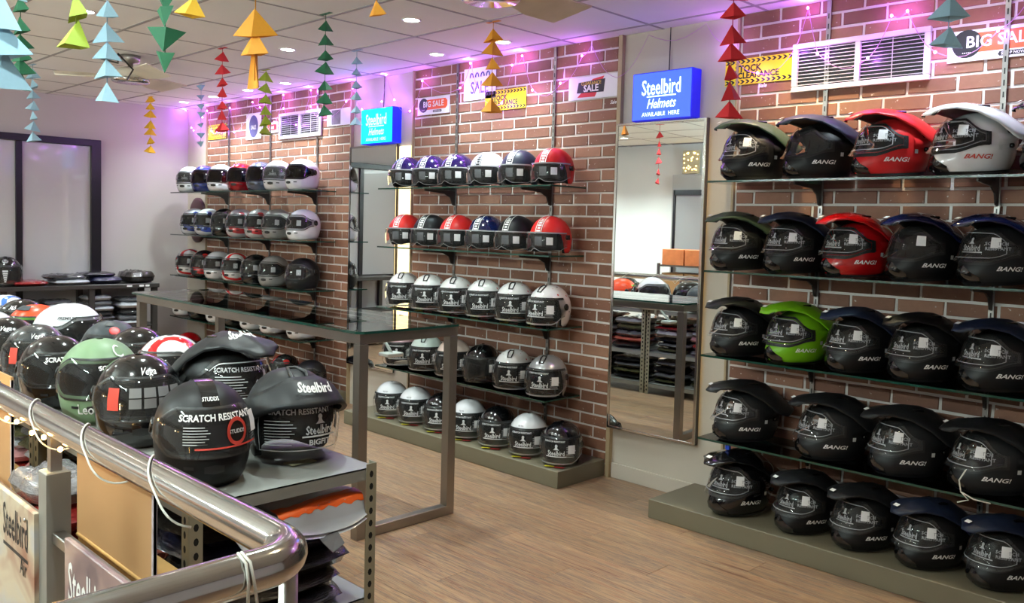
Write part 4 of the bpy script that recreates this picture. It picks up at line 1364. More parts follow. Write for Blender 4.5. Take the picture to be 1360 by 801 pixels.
def banner(x0, x1, z0, z1, mat, lc, words, lab):
    t = thing('banner_board', lab, 'banner', ((x0 + x1) / 2, RLY - 0.03, z0))
    hx, h = (x1 - x0) / 2, z1 - z0
    MB().box((-hx, -0.006, 0), (hx, 0.006, h), bev=0.002).build('board', mat, t)
    mb = MB()
    for s_, x, z, sz, k in words: flat_text(mb, s_, x, z, sz, -0.0068, sx=k, bold=0.012)
    x, z, w = words[0][1], words[0][2], words[0][3]
    mb.build('lettering', lc, t)
    MB().add([(x - w * 0.86, -0.0068, z - w * 0.56), (x + w * 0.86, -0.0068, z - w * 0.56), (x + w * 0.86, -0.0068, z - w * 0.48), (x - w * 0.86, -0.0068, z - w * 0.48)], [(0, 1, 2, 3)]).build('underline', lc, t)
    mb = MB().lathe([(0.004, 0), (0.006, 0.003), (0.003, 0.005)], 10, 0, Matrix.Translation((hx - 0.06, -0.006, h - 0.03)) @ Matrix.Rotation(pi / 2, 4, 'X'))
    mb.build('pin', m_chrome, t)
banner(-2.80, -2.105, 0.12, 0.825, banner_mat('banner cream', (176, 180, 190), (196, 182, 158), (150, 100, 80)), m_blk_c, [('Steelbird', 0.2095, 0.635, 0.11, 0.49), ('Air', 0.27, 0.555, 0.055, 0.7)], 'pale cream banner board with dark lettering tied to the handrail frame')
banner(-1.905, -1.30, 0.12, 0.825, banner_mat('banner mauve', (96, 78, 86), (134, 108, 108), (170, 142, 130)), m_whiteprint, [('Steelbird', -0.175, 0.615, 0.12, 0.49), ('Air', -0.12, 0.53, 0.06, 0.7)], 'mauve banner board with white lettering tied to the handrail frame')

m_carton = pm('corrugated cardboard', (172, 132, 88), 0.75, var=0.08, scale=5)
m_cart2 = pm('bright cardboard edge', (190, 150, 90), 0.75, var=0.06, scale=9)
def carton(x0, x1, y0, y1, z0, zf, z1, lab):
    t = thing('carton', lab, 'carton', ((x0 + x1) / 2, (y0 + y1) / 2, z0))
    hx, hy = (x1 - x0) / 2, (y1 - y0) / 2
    MB().box((-hx, -hy, 0), (hx, hy, zf - z0), bev=0.004).build('body', m_cart2, t)
    MB().box((-hx + 0.004, -hy - 0.004, zf - z0 + 0.004), (hx - 0.004, -hy + 0.003, z1 - z0), bev=0.001).build('flap', m_carton, t)
    MB().tube([(-hx + 0.01, -hy - 0.004, zf - z0), (hx - 0.01, -hy - 0.004, zf - z0)], 0.006, 6).build('flap_fold', m_cart2, t)
    MB().box((hx - 0.014, -hy - 0.0046, zf - z0 + 0.01), (hx - 0.004, -hy + 0.004, z1 - z0 - 0.01)).build('printed_edge', pm('carton print', (176, 168, 176), 0.6, var=0.7, scale=40), t)
    return t
carton(-2.46, -1.955, 0.83, 0.925, 0.0, 0.635, 0.90, 'brown cardboard carton with open flap standing behind the mauve banner')
carton(-3.55, -2.93, 0.80, 0.925, 0.0, 0.62, 1.0, 'brown cardboard carton standing behind the cream banner')
for k, (x, y, z, c) in enumerate(((-2.66, 0.81, 0.60, 'red'), (-2.66, 0.84, 0.68, 'grey'), (-2.70, 0.81, 0.50, 'red'), (-2.64, 0.82, 0.40, 'red'), (-2.68, 0.81, 0.28, 'black'), (-2.66, 0.82, 0.14, 'grey'), (-2.66, 0.82, 0.0, 'black'))):
    bag(x, y, z, 0.30, 0.20, 0.09, c, '%s garment bag stuffed upright between the two cartons, %s' % (c, ('upper', 'topmost', 'middle', 'below the middle', 'lower', 'second from the floor', 'on the floor')[k]), 'garment bags between the cartons', 0.1 * k)

# warm light string wound on the handrail
t = thing('rail_light_string', 'warm white fairy light string wound around the steel handrail', 'fairy lights', (-3.0, RLY, RLZ))
P = []
n = 520
for k in range(n):
    x = -5.6 + (RLX - 0.35 + 5.6) * k / n
    ph = (x + 5.6) / 0.33 * 2 * pi
    sl = ((ph / (2 * pi)) % 1.0)
    a = ph
    rr = RR + 0.003 + (0.022 * max(0, -sin(a)) ** 2)
    P.append((x + 3.0, rr * cos(a), rr * sin(a)))
MB().tube(P, 0.0021, 5).build('wire', pm('white wire', (226, 222, 210), 0.5), t)
m_wb = emit('warm bulb', (255, 190, 90), 30.0)
bm_ = MB().lathe([(0.001, -0.006), (0.005, -0.003), (0.005, 0.003), (0.001, 0.006)], 8).mesh('bulb', [m_wb])
for k in range(12):
    x = -2.62 + 0.175 * (k - 8) + 0.02 * ((k * 7) % 3)
    for dx in (0.0, 0.05):
        o = inst('bulb', bm_, t, loc=(x + dx + 3.0, -0.012 if dx else -0.03, -RR - 0.004 - (0.008 if dx else -0.012)))
    if k % 2 == 0:
        ld = D.lights.new('warm', 'POINT'); ld.energy = 0.35; ld.color = (1, 0.6, 0.22); ld.shadow_soft_size = 0.008
        lo = D.objects.new('bulb_light', ld); col.objects.link(lo); lo.parent = t; lo.location = (x + 3.0, 0.015, -RR - 0.02)
mb = MB(); mb.tube([(RLX, 0.548, RLZ + RR + 0.002), (RLX + 0.024, 0.547, RLZ + 0.024), (RLX + RR + 0.004, 0.546, RLZ), (RLX + RR + 0.004, 0.544, RLZ - 0.06), (RLX + RR + 0.002, 0.54, RLZ - 0.25)], 0.0022, 5)
mb.tube([(RLX, 0.553, RLZ + RR + 0.002), (RLX + 0.024, 0.553, RLZ + 0.024), (RLX + RR + 0.004, 0.554, RLZ), (RLX + RR + 0.006, 0.562, RLZ - 0.06), (RLX + RR + 0.006, 0.58, RLZ - 0.2)], 0.0022, 5)
tag(mb.build('cable_tie', pm('white wire', (226, 222, 210), 0.5)), 'white string tied around the bend of the handrail', 'string')

# ------------------------------------------------------------------ counter along the end wall
t = thing('counter', 'dark low counter along the end wall stacked with bagged goods', 'counter', (-8.77, 3.0, 0))
m_ct = pm('dark laminate', (56, 52, 50), 0.35, var=0.1, scale=6)
cb = lambda nm, x0, x1, y0, y1, z0, z1, m=m_ct: MB().box((x0 + 8.77, y0 - 3.0, z0), (x1 + 8.77, y1 - 3.0, z1), bev=0.003).build(nm, m, t)
cb('worktop', -8.96, -8.56, 1.5, 3.66, 0.81, 0.85)
cb('shelf', -8.96, -8.60, 1.5, 3.66, 0.42, 0.44); cb('shelf', -8.96, -8.60, 1.5, 3.66, 0.08, 0.10)
for y in (1.55, 2.25, 3.00, 3.60):
    cb('leg', -8.63, -8.58, y, y + 0.05, 0, 0.81)
    cb('leg', -8.95, -8.90, y, y + 0.05, 0, 0.81)
for y, w in ((3.34, 0.05), (3.46, 0.045), (3.52, 0.04)):
    cb('price_label', -8.5605, -8.558, y, y + w, 0.822, 0.840, m_sticker)
for cy, pn in ((2.45, 'first'), (2.75, 'second'), (3.12, 'third'), (3.42, 'corner')):
    for (za, zb_, lv) in ((0.10, 0.40, 'low'), (0.44, 0.76, 'high')):
        pile(-8.74, cy, za, zb_, 0.30, 0.28, ('white', 'grey', 'black', 'white', 'grey'), pn, '%s shelf under the end counter' % lv)
CT = [(-8.74, 2.50, 0.36, 0.34, 0.05, 'red', 'flat red-edged clear garment bag lying on the end counter'), (-8.74, 2.86, 0.34, 0.36, 0.055, 'white', 'clear glossy bag with white goods on the end counter'),
      (-8.74, 2.82, 0.30, 0.36, 0.06, 'black', 'puffy black bag on top of the clear bag on the end counter'), (-8.74, 3.18, 0.32, 0.32, 0.075, 'navy', 'navy wrapped bundle on the end counter'),
      (-8.76, 3.12, 0.26, 0.34, 0.05, 'black', 'thin black bag resting on the navy bundle'), (-8.74, 3.50, 0.32, 0.30, 0.13, 'dark brown', 'shiny dark brown foil bag at the corner end of the counter')]
zt_ = [0.85, 0.85, 0.895, 0.85, 0.918, 0.85]
for (x, y, sx, sy, sz, c, lb), z in zip(CT, zt_):
    bag(x, y, z, sx, sy, sz, c, lb, None, 0.05)

# ------------------------------------------------------------------ what the big mirror looks back at
t = thing('glass_door_panel', 'dark framed glossy glass panel standing against the grey wall', 'door panel', (-5.72, -1.72, 0))
MB().box((-0.34, 0.0, 0.0), (0.34, 0.02, 2.0)).build('pane', pm('grey glossy pane', (150, 150, 152), 0.12, coat=0.8), t)
for a, b in (((-0.36, 0), (-0.33, 2.05)), ((0.33, 0), (0.36, 2.05)), ((-0.36, 1.98), (0.36, 2.05))):
    MB().box((a[0], 0.0, a[1]), (b[0], 0.04, b[1])).build('frame', m_frame, t)
t = thing('box_rack', 'steel rack holding patterned orange boxes by the glass panel', 'rack', (-5.45, -1.35, 0))
for x in (-0.5, 0.5):
    for y in (-0.2, 0.2):
        MB().box((x - 0.015, y - 0.015, 0), (x + 0.015, y + 0.015, 1.1)).build('post', m_steel, t)
for z in (0.3, 0.7, 1.06):
    MB().box((-0.5, -0.2, z), (0.5, 0.2, z + 0.02)).build('shelf', m_steel, t)
m_ob = pm('orange patterned box', (206, 120, 70), 0.5, var=0.35, scale=12)
for k in range(3):
    tag(MB().box((-0.15, -0.17, 0), (0.15, 0.17, 0.2), bev=0.004).build('orange_box', m_ob, None, (-5.45 + (k - 1) * 0.32, -1.35, 1.08)), 'orange patterned box on the top rack shelf, %s from the glass panel' % ('first', 'second', 'third')[2 - k], 'box', 'orange boxes on the steel rack')
    tag(MB().box((-0.15, -0.17, 0), (0.15, 0.17, 0.26), bev=0.004).build('brown_box', m_carton, None, (-5.45 + (k - 1) * 0.32, -1.35, 0.72)), 'plain brown box on the middle rack shelf, %s from the glass panel' % ('first', 'second', 'third')[2 - k], 'box', 'brown boxes on the steel rack')
t = thing('lit_lattice', 'square lattice panel with many small warm lights on the front wall', 'light panel', (-5.85, -1.72, 2.26))
MB().box((-0.12, 0, 0), (0.12, 0.02, 0.30), bev=0.003).build('panel', pm('lattice beige', (190, 178, 150), 0.6), t)
mb = MB()
q = random.Random(5)
for k in range(26):
    a, b = q.uniform(-0.10, 0.10), q.uniform(0.02, 0.28)
    mb.box((a - 0.006, 0.02, b - 0.006), (a + 0.006, 0.026, b + 0.006))
mb.build('lamp_dots', emit('lattice bulb', (255, 220, 130), 6), t)
# ------------------------------------------------------------------ helmets on the wall shelves
WH = gloss('gloss white', (228, 228, 232)); BK = gloss('gloss black', (12, 12, 14)); MBK = matte('matte black', (15, 15, 17)); MDK = matte('matte charcoal', (24, 25, 27))
RD = gloss('gloss red', (176, 14, 20)); MRD = matte('matte red', (196, 34, 36), 0.38); SRD = matte('satin scarlet', (214, 44, 40), 0.36)
NV = gloss('gloss navy', (16, 24, 62)); MNV = matte('matte navy', (24, 32, 52)); IND = gloss('gloss indigo', (30, 16, 74)); MGR = matte('matte olive', (56, 72, 54))
LIM = matte('lime green', (112, 176, 24), 0.34); SIL = gloss('silver', (170, 172, 174), 0.25, 0.5, 0.4); PNK = gloss('pale pink', (226, 186, 196)); MNT = gloss('pale mint', (206, 220, 214)); PCH = gloss('pale peach', (222, 200, 188))
BLM = gloss('metallic blue', (50, 60, 130), 0.2, 0.8, 0.4); RDM = gloss('metallic crimson', (150, 10, 24), 0.18, 0.8, 0.3); GBM = gloss('metallic slate', (86, 92, 112), 0.2, 0.8, 0.4)
SAGE = matte('matte sage', (124, 150, 116), 0.42); ORG = matte('satin orange', (228, 76, 40), 0.3); GRY = matte('grey', (150, 148, 146), 0.3)
DKG = matte('matte slate', (62, 66, 70), 0.38)
def floral():
    m = D.materials.new('white floral shell'); m.use_nodes = True
    nt = m.node_tree; b = nt.nodes['Principled BSDF']; b.inputs['Roughness'].default_value = 0.15; b.inputs['Coat Weight'].default_value = 0.6
    tc = nt.nodes.new('ShaderNodeTexCoord'); vo = nt.nodes.new('ShaderNodeTexVoronoi'); vo.inputs['Scale'].default_value = 26
    nt.links.new(tc.outputs['Object'], vo.inputs['Vector'])
    th = nt.nodes.new('ShaderNodeMapRange'); th.inputs['From Min'].default_value = 0.20; th.inputs['From Max'].default_value = 0.14
    nt.links.new(vo.outputs['Distance'], th.inputs['Value'])
    rp = nt.nodes.new('ShaderNodeValToRGB'); e = rp.color_ramp.elements; rp.color_ramp.interpolation = 'CONSTANT'
    e[0].color = (*lin((196, 60, 70)), 1); e[1].position = 0.4; e[1].color = (*lin((120, 120, 128)), 1); e.new(0.7).color = (*lin((60, 60, 70)), 1)
    sp = nt.nodes.new('ShaderNodeSeparateColor'); nt.links.new(vo.outputs['Color'], sp.inputs[0]); nt.links.new(sp.outputs[0], rp.inputs[0])
    mx = nt.nodes.new('ShaderNodeMix'); mx.data_type = 'RGBA'; mx.inputs['A'].default_value = (*lin((230, 228, 226)), 1)
    nt.links.new(th.outputs[0], mx.inputs['Factor']); nt.links.new(rp.outputs[0], mx.inputs['B']); nt.links.new(mx.outputs['Result'], b.inputs['Base Color'])
    return m
FLO = floral()
def banded(name, a, b, scale):
    m = D.materials.new(name); m.use_nodes = True
    nt = m.node_tree; bs = nt.nodes['Principled BSDF']; bs.inputs['Roughness'].default_value = 0.15; bs.inputs['Coat Weight'].default_value = 0.6
    tc = nt.nodes.new('ShaderNodeTexCoord'); wv = nt.nodes.new('ShaderNodeTexWave'); wv.inputs['Scale'].default_value = scale; wv.inputs['Distortion'].default_value = 2.5
    wv.bands_direction = 'DIAGONAL'
    nt.links.new(tc.outputs['Object'], wv.inputs['Vector'])
    rp = nt.nodes.new('ShaderNodeValToRGB'); e = rp.color_ramp.elements
    e[0].position = 0.70; e[0].color = (*lin(a), 1); e[1].position = 0.74; e[1].color = (*lin(b), 1)
    nt.links.new(wv.outputs[0], rp.inputs[0]); nt.links.new(rp.outputs[0], bs.inputs['Base Color'])
    return m
WRB = banded('white with red bands', (230, 228, 226), (196, 30, 34), 5.0)
WBB = banded('silver with blue bands', (206, 208, 216), (60, 74, 150), 4.0)
SRB = banded('silver with red bands', (190, 188, 192), (190, 60, 66), 4.0)
BRB = banded('black with red bands', (16, 16, 18), (190, 40, 40), 4.0)
WBLU = banded('white with blue graphic', (232, 232, 234), (70, 110, 180), 7.0)

ZR = {'R1': 1.761, 'R2': 1.311, 'R3': 0.882, 'R4': 0.457, 'R5': 0.10}
WR = 'on the %s glass shelf by the wide vent'
def adv(mat, row, x, lab, grp=None, h=216, y=3.945, swap=None, skip=(), sc=1.0):
    z = ZR[row]
    h = 360 + math.degrees(atan2(-3.93, -x)) - {'R1': 61, 'R2': 52, 'R3': 52, 'R4': 64, 'R5': 46}[row] + (x * 37.7) % 5 - 2.5
    helmet('adv', mat, (x, y if row != 'R5' else 3.895, z + 0.001), h, lab, grp, swap=swap, skip=skip, scale={'R1': 0.97, 'R2': 0.94, 'R3': 0.94, 'R4': 0.97, 'R5': 0.92}[row] * sc)
adv(MBK, 'R1', -2.19, 'olive and black peaked helmet at mirror end of the top vent-wall shelf', h=219, swap={'peak': MGR})
adv(MBK, 'R1', -1.849, 'black helmet with long navy peak and empty clear visor on the top shelf', h=214, swap={'peak': MNV}, skip=('visor_print', 'price_sticker', 'visor_line'))
adv(MRD, 'R1', -1.518, 'matte red peaked adventure helmet on the top shelf by the vent', h=214)
adv(WH, 'R1', -1.179, 'white peaked adventure helmet on the top shelf by the vent', h=212, swap={'lettering': m_redprint})
adv(BK, 'R1', -0.835, 'gloss black peaked helmet on the top shelf below the BIG SALE poster', h=210)
adv(MBK, 'R2', -2.244, 'black helmet with olive green peak on the second shelf next to the mirror', h=219, swap={'peak': MGR})
adv(MBK, 'R2', -1.949, 'matte black helmet beside the gloss red one on the second shelf', h=222, swap={'peak': MNV})
adv(RD, 'R2', -1.655, 'gloss red peaked helmet on the second shelf above the lime one', h=222)
adv(MBK, 'R2', -1.358, 'black helmet with gloss navy peak and empty visor on the second shelf', h=216, swap={'peak': NV}, skip=('visor_print', 'visor_line'))
adv(MDK, 'R2', -1.065, 'charcoal helmet with gloss navy peak and printed visor on the second shelf', h=218, swap={'peak': NV})
adv(MBK, 'R3', -2.225, 'matte black peaked helmet between the mirror and the lime green one', h=214)
adv(LIM, 'R3', -1.921, 'lime green peaked adventure helmet on the third shelf', h=222)
for k, x in enumerate((-1.617, -1.33, -1.034)):
    adv(MBK, 'R3', x, 'matte black peaked helmet on the third shelf, %s after the lime green one' % ('first', 'second', 'third')[k], 'black peaked helmets on the third shelf', h=224 if x < -1.5 else 222, swap={'peak': MNV if x != -1.33 else MBK})
for k, x in enumerate((-2.175, -1.72, -1.375, -1.035)):
    adv(MDK, 'R4', x, 'matte charcoal peaked helmet on the lowest glass shelf, %s from the mirror' % ('first', 'second', 'third', 'fourth')[k], 'charcoal peaked helmets on the lowest shelf', h=210)
adv(BK, 'R5', -2.169, 'gloss black helmet with short peak on the plinth end by the mirror', h=212, sc=1.1)
for k, x in enumerate((-1.815, -1.533, -1.248, -0.960)):
    adv(MBK, 'R5', x, 'matte black peaked helmet on the plinth, %s after the gloss black one' % ('first', 'second', 'third', 'fourth')[k], 'black peaked helmets on the plinth', h=224, swap={'peak': MNV if x > -1.5 else MDK})

WM = 'between the two mirrors'
for k, (x, m, lab, g) in enumerate(((-4.966, IND, 0, 1), (-4.695, IND, 0, 1), (-4.418, IND, 0, 1), (-4.121, WH, 'white open-face helmet on the top shelf between the two mirrors', 0),
                                    (-3.831, MNV, 'matte navy open-face helmet on the top shelf between the two mirrors', 0), (-3.543, MRD, 'red open-face helmet on the top shelf between the two mirrors', 0))):
    sw = {'stripe': m_darkprint} if m is WH else None
    helmet('jet', m, (x, 3.93, 1.761), 288 - k * 2, lab or 'dark indigo open-face helmet on the top shelf, %s from the cyan sign' % ('first', 'second', 'third')[k], 'indigo open-face helmets' if g else None, swap=sw, scale=0.97)
for k, (x, m, lab, g) in enumerate(((-4.975, SRD, 'r', 1), (-4.692, MBK, 'k', 1), (-4.405, SRD, 'r', 1), (-4.12, NV, 'gloss navy open-face helmet on the second shelf between the mirrors', 0),
                                    (-3.842, MBK, 'k', 1), (-3.555, SRD, 'r', 1))):
    lb = {'r': 'scarlet open-face helmet on the second shelf between the mirrors', 'k': 'matte black open-face helmet on the second shelf between the mirrors'}.get(lab, lab)
    if lab in 'rk':
        lb = lb.replace(' between the mirrors', '') + ', %s of its colour from the cyan sign' % {0: 'first', 1: 'first', 2: 'second', 4: 'second', 5: 'third'}[k]
    helmet('jet', m, (x, 3.93, 1.341), 286 - k * 2, lb, {'r': 'scarlet open-face helmets', 'k': 'black open-face helmets'}.get(lab))
for k, x in enumerate((-4.974, -4.690, -4.404, -4.122, -3.840, -3.545)):
    helmet('bubble', FLO, (x, 3.93, 0.901), (302, 302, 300, 300, 298, 274)[k], 'white flower-print visor helmet on the third shelf, %s from the cyan sign mirror' % ('first', 'second', 'third', 'fourth', 'fifth', 'sixth')[k], 'flower print helmets on the third shelf', skip=('brow_lettering',))
for k, (x, m, lab) in enumerate(((-4.997, PNK, 'pale pink visor helmet on the lowest glass shelf between mirrors'), (-4.703, MNT, 'pale mint visor helmet on the lowest glass shelf between mirrors'),
                                 (-4.415, PCH, 'pale peach visor helmet on the lowest glass shelf between mirrors'), (-4.125, BK, 'gloss black visor helmet on the lowest glass shelf between mirrors'),
                                 (-3.837, FLO, 'white flower-print visor helmet beside the silver one on the lowest shelf'), (-3.545, SIL, 'silver visor helmet at the shelf end on the lowest glass shelf'))):
    helmet('bubble', m, (x, 3.93, 0.469), (304, 303, 302, 300, 298, 290)[k], lab, skip=('brow_lettering', 'swing_tag') + (('visor_print', 'visor_rim') if m is BK else ()))
for k, (x, m) in enumerate(((-5.035, WH), (-4.756, WH), (-4.474, BK), (-4.195, WH), (-3.917, BK), (-3.642, WH), (-3.365, BK))):
    c = 'white' if m is WH else 'gloss black'
    helmet('bubble', m, (x, 3.88, 0.101), 305 - k * 2.0, '%s visor helmet on the plinth, %s in the row from the cyan sign mirror' % (c, ('first', 'second', 'third', 'fourth', 'fifth', 'sixth', 'seventh')[k]), '%s visor helmets on the plinth' % c, swap={'brow_lettering': m_whiteprint} if m is BK else None, skip=('top_vent',), scale=0.97)

def far(m, x, z, h, lab, grp=None, visor=None, skip=('visor_print',), scale=1.0):
    helmet('full', m, (x, 3.93, z + 0.001), h, lab, grp, swap={'visor': visor} if visor else None, skip=skip, scale=scale)
WF = 'on the far wall'
far(WH, -8.464, 1.765, 306, 'white full-face helmet with clear visor at corner end of the top far shelf', skip=('price_sticker',))
far(BLM, -8.135, 1.765, 304, 'metallic blue full-face helmet on the top far shelf', visor=m_smoke)
far(WH, -7.807, 1.765, 306, 'white full-face helmet with dark visor between blue and crimson helmets', visor=m_smoke, skip=('visor_print', 'price_sticker'))
far(RDM, -7.412, 1.765, 306, 'metallic crimson full-face helmet on the top far shelf', visor=m_smoke, skip=('visor_print', 'price_sticker'))
far(GBM, -7.055, 1.765, 302, 'slate metallic full-face helmet on the top far shelf', visor=m_smoke, skip=('visor_print', 'price_sticker'))
far(WH, -6.758, 1.765, 304, 'white full-face helmet with printed visor second from the end of top far shelf', skip=('price_sticker',))
far(WH, -6.37, 1.765, 282, 'white full-face helmet turned sideways with black pivot on the top far shelf', visor=m_smoke, skip=('visor_print', 'price_sticker'))
for x, m, lab, g, h in ((-8.358, WBB, 'silver and blue banded full-face helmet at corner end of the second far shelf', 'blue banded helmets', 300), (-8.065, WBB, 'silver and blue banded full-face helmet beside the gloss black one, second far shelf', 'blue banded helmets', 300),
                        (-7.725, BK, 'gloss black full-face helmet on the second far shelf', None, 302), (-7.418, SRB, 'silver and red banded full-face helmet beside the gloss black one, second far shelf', 'red banded helmets', 298),
                        (-7.073, SRB, 'silver and red banded full-face helmet beside the pale grey one, second far shelf', 'red banded helmets', 298), (-6.761, GRY, 'pale grey full-face helmet on the second far shelf', None, 296),
                        (-6.348, WH, 'white full-face helmet turned sideways on the second far shelf', None, 282)):
    far(m, x, 1.345, h, lab, g)
for x, m, lab, g, h in ((-8.47, WRB, 'white and red banded full-face helmet at corner end of the third far shelf', 'white red helmets on the third far shelf', 302), (-8.139, BRB, 'black and red banded full-face helmet on the third far shelf', None, 300),
                        (-7.855, WH, 'white full-face helmet on the third far shelf', None, 300), (-7.497, WRB, 'white and red banded full-face helmet beside the gloss black one, third far shelf', 'white red helmets on the third far shelf', 298),
                        (-7.132, BK, 'gloss black full-face helmet on the third far shelf', None, 298), (-6.816, GRY, 'pale grey full-face helmet on the third far shelf', None, 296),
                        (-6.35, MBK, 'matte black full-face helmet turned sideways on the third far shelf', None, 284)):
    far(m, x, 0.935, h, lab, g)
for k, (x, m, h) in enumerate(((-8.551, WH, 300), (-8.198, BK, 300), (-7.818, WH, 300), (-7.504, BK, 298), (-7.152, WH, 298), (-6.794, WH, 296), (-6.328, WH, 284))):
    c = 'white' if m is WH else 'black'
    far(m, x, 0.52, h, '%s full-face helmet on the lowest far shelf, %s from the corner' % (c, ('first', 'second', 'third', 'fourth', 'fifth', 'sixth', 'seventh')[k]), '%s helmets on the lowest far shelf' % c)
for x, m, lab in ((-8.386, RD, 'red helmet on the far plinth at the corner end'), (-6.536, BRB, 'black and red banded helmet on the far plinth'), (-6.134, MBK, 'matte black helmet at the end of the far plinth')):
    helmet('full', m, (x, 3.88, 0.101), 300, lab, None)

# ------------------------------------------------------------------ helmets on the racks
RT = RZ + 0.001
def emb_part(t, S, items, mat, name='lettering'):
    for it in items:
        mb = MB()
        text_on(mb, S, *it[0], **it[1])
        mb.build(name, mat, t)
# front full-face with printed visor
t = helmet('full', MBK, (-2.285, 1.10, RT), -15, 'matte black full-face helmet with red ring on its printed visor', skip=('visor_print', 'price_sticker'), scale=1.03)
emb_part(t, SF, [(('SCRATCH RESISTANT', rad(6), 0.182, 0.021, 0.0145), dict(bold=0.03))], m_whiteprint, 'visor_lettering')
mb = MB(); lines(mb, SF, -rad(18), 0.163, 7, rad(14), 0.0065, 0.0145); mb.build('visor_print', m_print, t)
mb = MB(); text_on(mb, SF, 'STUDDS', rad(26), 0.146, 0.013, 0.0155, bold=0.03); mb.build('ring_lettering', m_print, t)
mb = MB(); patch(mb, SF, rad(48), rad(60), 0.135, 0.185, 3, 2, 0.0155); mb.build('price_sticker', m_sticker, t)
mb = MB()
for k in range(24):
    a0, a1 = 2 * pi * k / 24, 2 * pi * (k + 1) / 24
    r_ = 0.15
    q = lambda a, rr: SF.pt(rad(26) + rr * cos(a) / r_, 0.146 + rr * sin(a), 0.016)
    mb.add([q(a0, 0.024), q(a1, 0.024), q(a1, 0.033), q(a0, 0.033)], [(0, 1, 2, 3)])
mb.build('red_ring', m_redprint, t)
mb = MB(); patch(mb, SF, -rad(20), rad(56), 0.110, 0.114, 14, 1, 0.0155); mb.build('red_line', m_redprint, t)
mb = MB(); mb.add(*stripe(SF, 0.022, 0.212, 30, 0.0018), sm=True); mb.build('gloss_stripe', BK, t)
mb = MB(); text_on(mb, SF, 'STUDDS', rad(0), 0.226, 0.0125, 0.0055, bold=0.02); mb.build('badge', m_whiteprint, t)
# flip-up
t = helmet('flip', MDK, (-2.34, 1.41, RT), -9, 'matte charcoal flip-up helmet with its chin bar raised at the rack end', scale=1.05)
mb = MB(); mb.add([(0.10, -0.06, 0.003), (0.145, -0.05, 0.005), (0.13, 0.03, 0.005), (0.09, 0.02, 0.003)], [(0, 1, 2, 3)]); mb.add([(0.10, -0.06, 0.001), (0.145, -0.05, 0.003), (0.13, 0.03, 0.003), (0.09, 0.02, 0.001)], [(3, 2, 1, 0)]); mb.build('swing_tag', pm('pale tag', (220, 220, 190), 0.6), t)
# adventure
t = helmet('adv', MDK, (-2.80, 1.43, RT), 4, 'matte charcoal peaked helmet behind the flip-up one on the rack', skip=('price_sticker', 'chin_vent', 'visor_print', 'visor_line', 'peak_badge', 'side_badge'), scale=1.06)
mb = MB(); text_on(mb, SA, 'SCRATCH RESISTANT', -rad(16), 0.198, 0.016, 0.028, bold=0.02); mb.build('visor_lettering', m_print, t); mb = MB(); emblem(mb, SA, rad(14), 0.158, 1.0, 0.031); mb.build('visor_print', m_print, t)['kind'] = 'stuff'; mb = MB(); lines(mb, SA, -rad(28), 0.182, 8, rad(18), 0.007, 0.030); mb.build('small_print', m_print, t)
mb = MB()
for z0_, z1_ in AZL: patch(mb, SA, -rad(56), rad(50), z0_, z1_, 18, 1, lambda t, v: AOFF(t, 0.1 if z0_ is AZL[0][0] else 0.9) + 0.001)
mb.build('visor_line', m_print, t)
for sp in t.children:
    if sp.name.startswith('lettering'):
        D.objects.remove(sp)
emb_part(t, SA, [(('Steelbird', rad(-4), 0.258, 0.02, 0.062), dict(bold=0.03))], m_whiteprint)
def vega(m, x, y, h, lab, txt=True, kind='full', extra=None, col2=m_whiteprint, skip=('visor_print', 'price_sticker'), scale=1.0, word='Vega', th=12):
    t = helmet(kind, m, (x, y, RT), h, lab, None, skip=skip, scale=scale)
    S = {'full': SF, 'bubble': SB, 'jet': SJ}[kind]
    if txt:
        emb_part(t, S, [((word, rad(th), 0.222, 0.026, 0.004), dict(bold=0.015, shear=0.3))], col2)
    return t
t = vega(BK, -2.80, 1.13, -19, 'gloss black full-face helmet with red and grey squares on its visor', scale=1.06)
mb = MB()
for i_ in range(4):
    for j_ in range(2):
        patch(mb, SF, rad(-14 + i_ * 17), rad(0 + i_ * 17), 0.125 + j_ * 0.028, 0.150 + j_ * 0.028, 3, 1, 0.0155)
mb.build('visor_squares', pm('grey visor square', (128, 128, 130), 0.5), t)
mb = MB(); patch(mb, SF, -rad(40), rad(-26), 0.120, 0.178, 3, 2, 0.0155); mb.build('red_square', m_redprint, t)
t = vega(SAGE, -3.205, 1.155, -24, 'matte sage green full-face helmet with pale lettering on its cheek', txt=False, scale=1.08)
emb_part(t, SF, [(('Leo', rad(-14), 0.055, 0.045, 0.003), dict(bold=0.015)), (('C', rad(40), 0.225, 0.05, 0.004), dict()), (('SCRATCH', rad(22), 0.178, 0.018, 0.0155), dict(bold=0.03))], m_whiteprint)
mb = MB(); lines(mb, SF, rad(22), 0.160, 4, rad(12), 0.007, 0.0155); mb.build('visor_print', m_print, t)
t = vega(BK, -3.53, 1.11, -8, 'gloss black full-face helmet with white visor print beside the sage one', txt=False)
emb_part(t, SF, [(('SCRATCH RESISTANT', rad(20), 0.182, 0.021, 0.0155), dict(bold=0.03))], m_whiteprint)
mb = MB(); lines(mb, SF, rad(6), 0.160, 5, rad(12), 0.007, 0.0155); mb.build('visor_print', m_print, t)
t = vega(gloss('gloss graphite', (56, 58, 60), 0.22), -3.93, 1.16, -26, 'graphite grey full-face helmet with red sticker on its visor')
mb = MB(); patch(mb, SF, -rad(32), rad(-18), 0.120, 0.178, 3, 2, 0.0155); mb.build('red_square', m_redprint, t)
t = vega(DKG, -3.93, 1.465, -25, 'matte slate helmet with round red badge and crown vent', txt=False)
mb = MB(); disc_on(mb, SF, rad(14), 0.225, 0.022, 0.001, 0.002); mb.build('red_badge', pm('red badge', (206, 46, 44), 0.4), t)
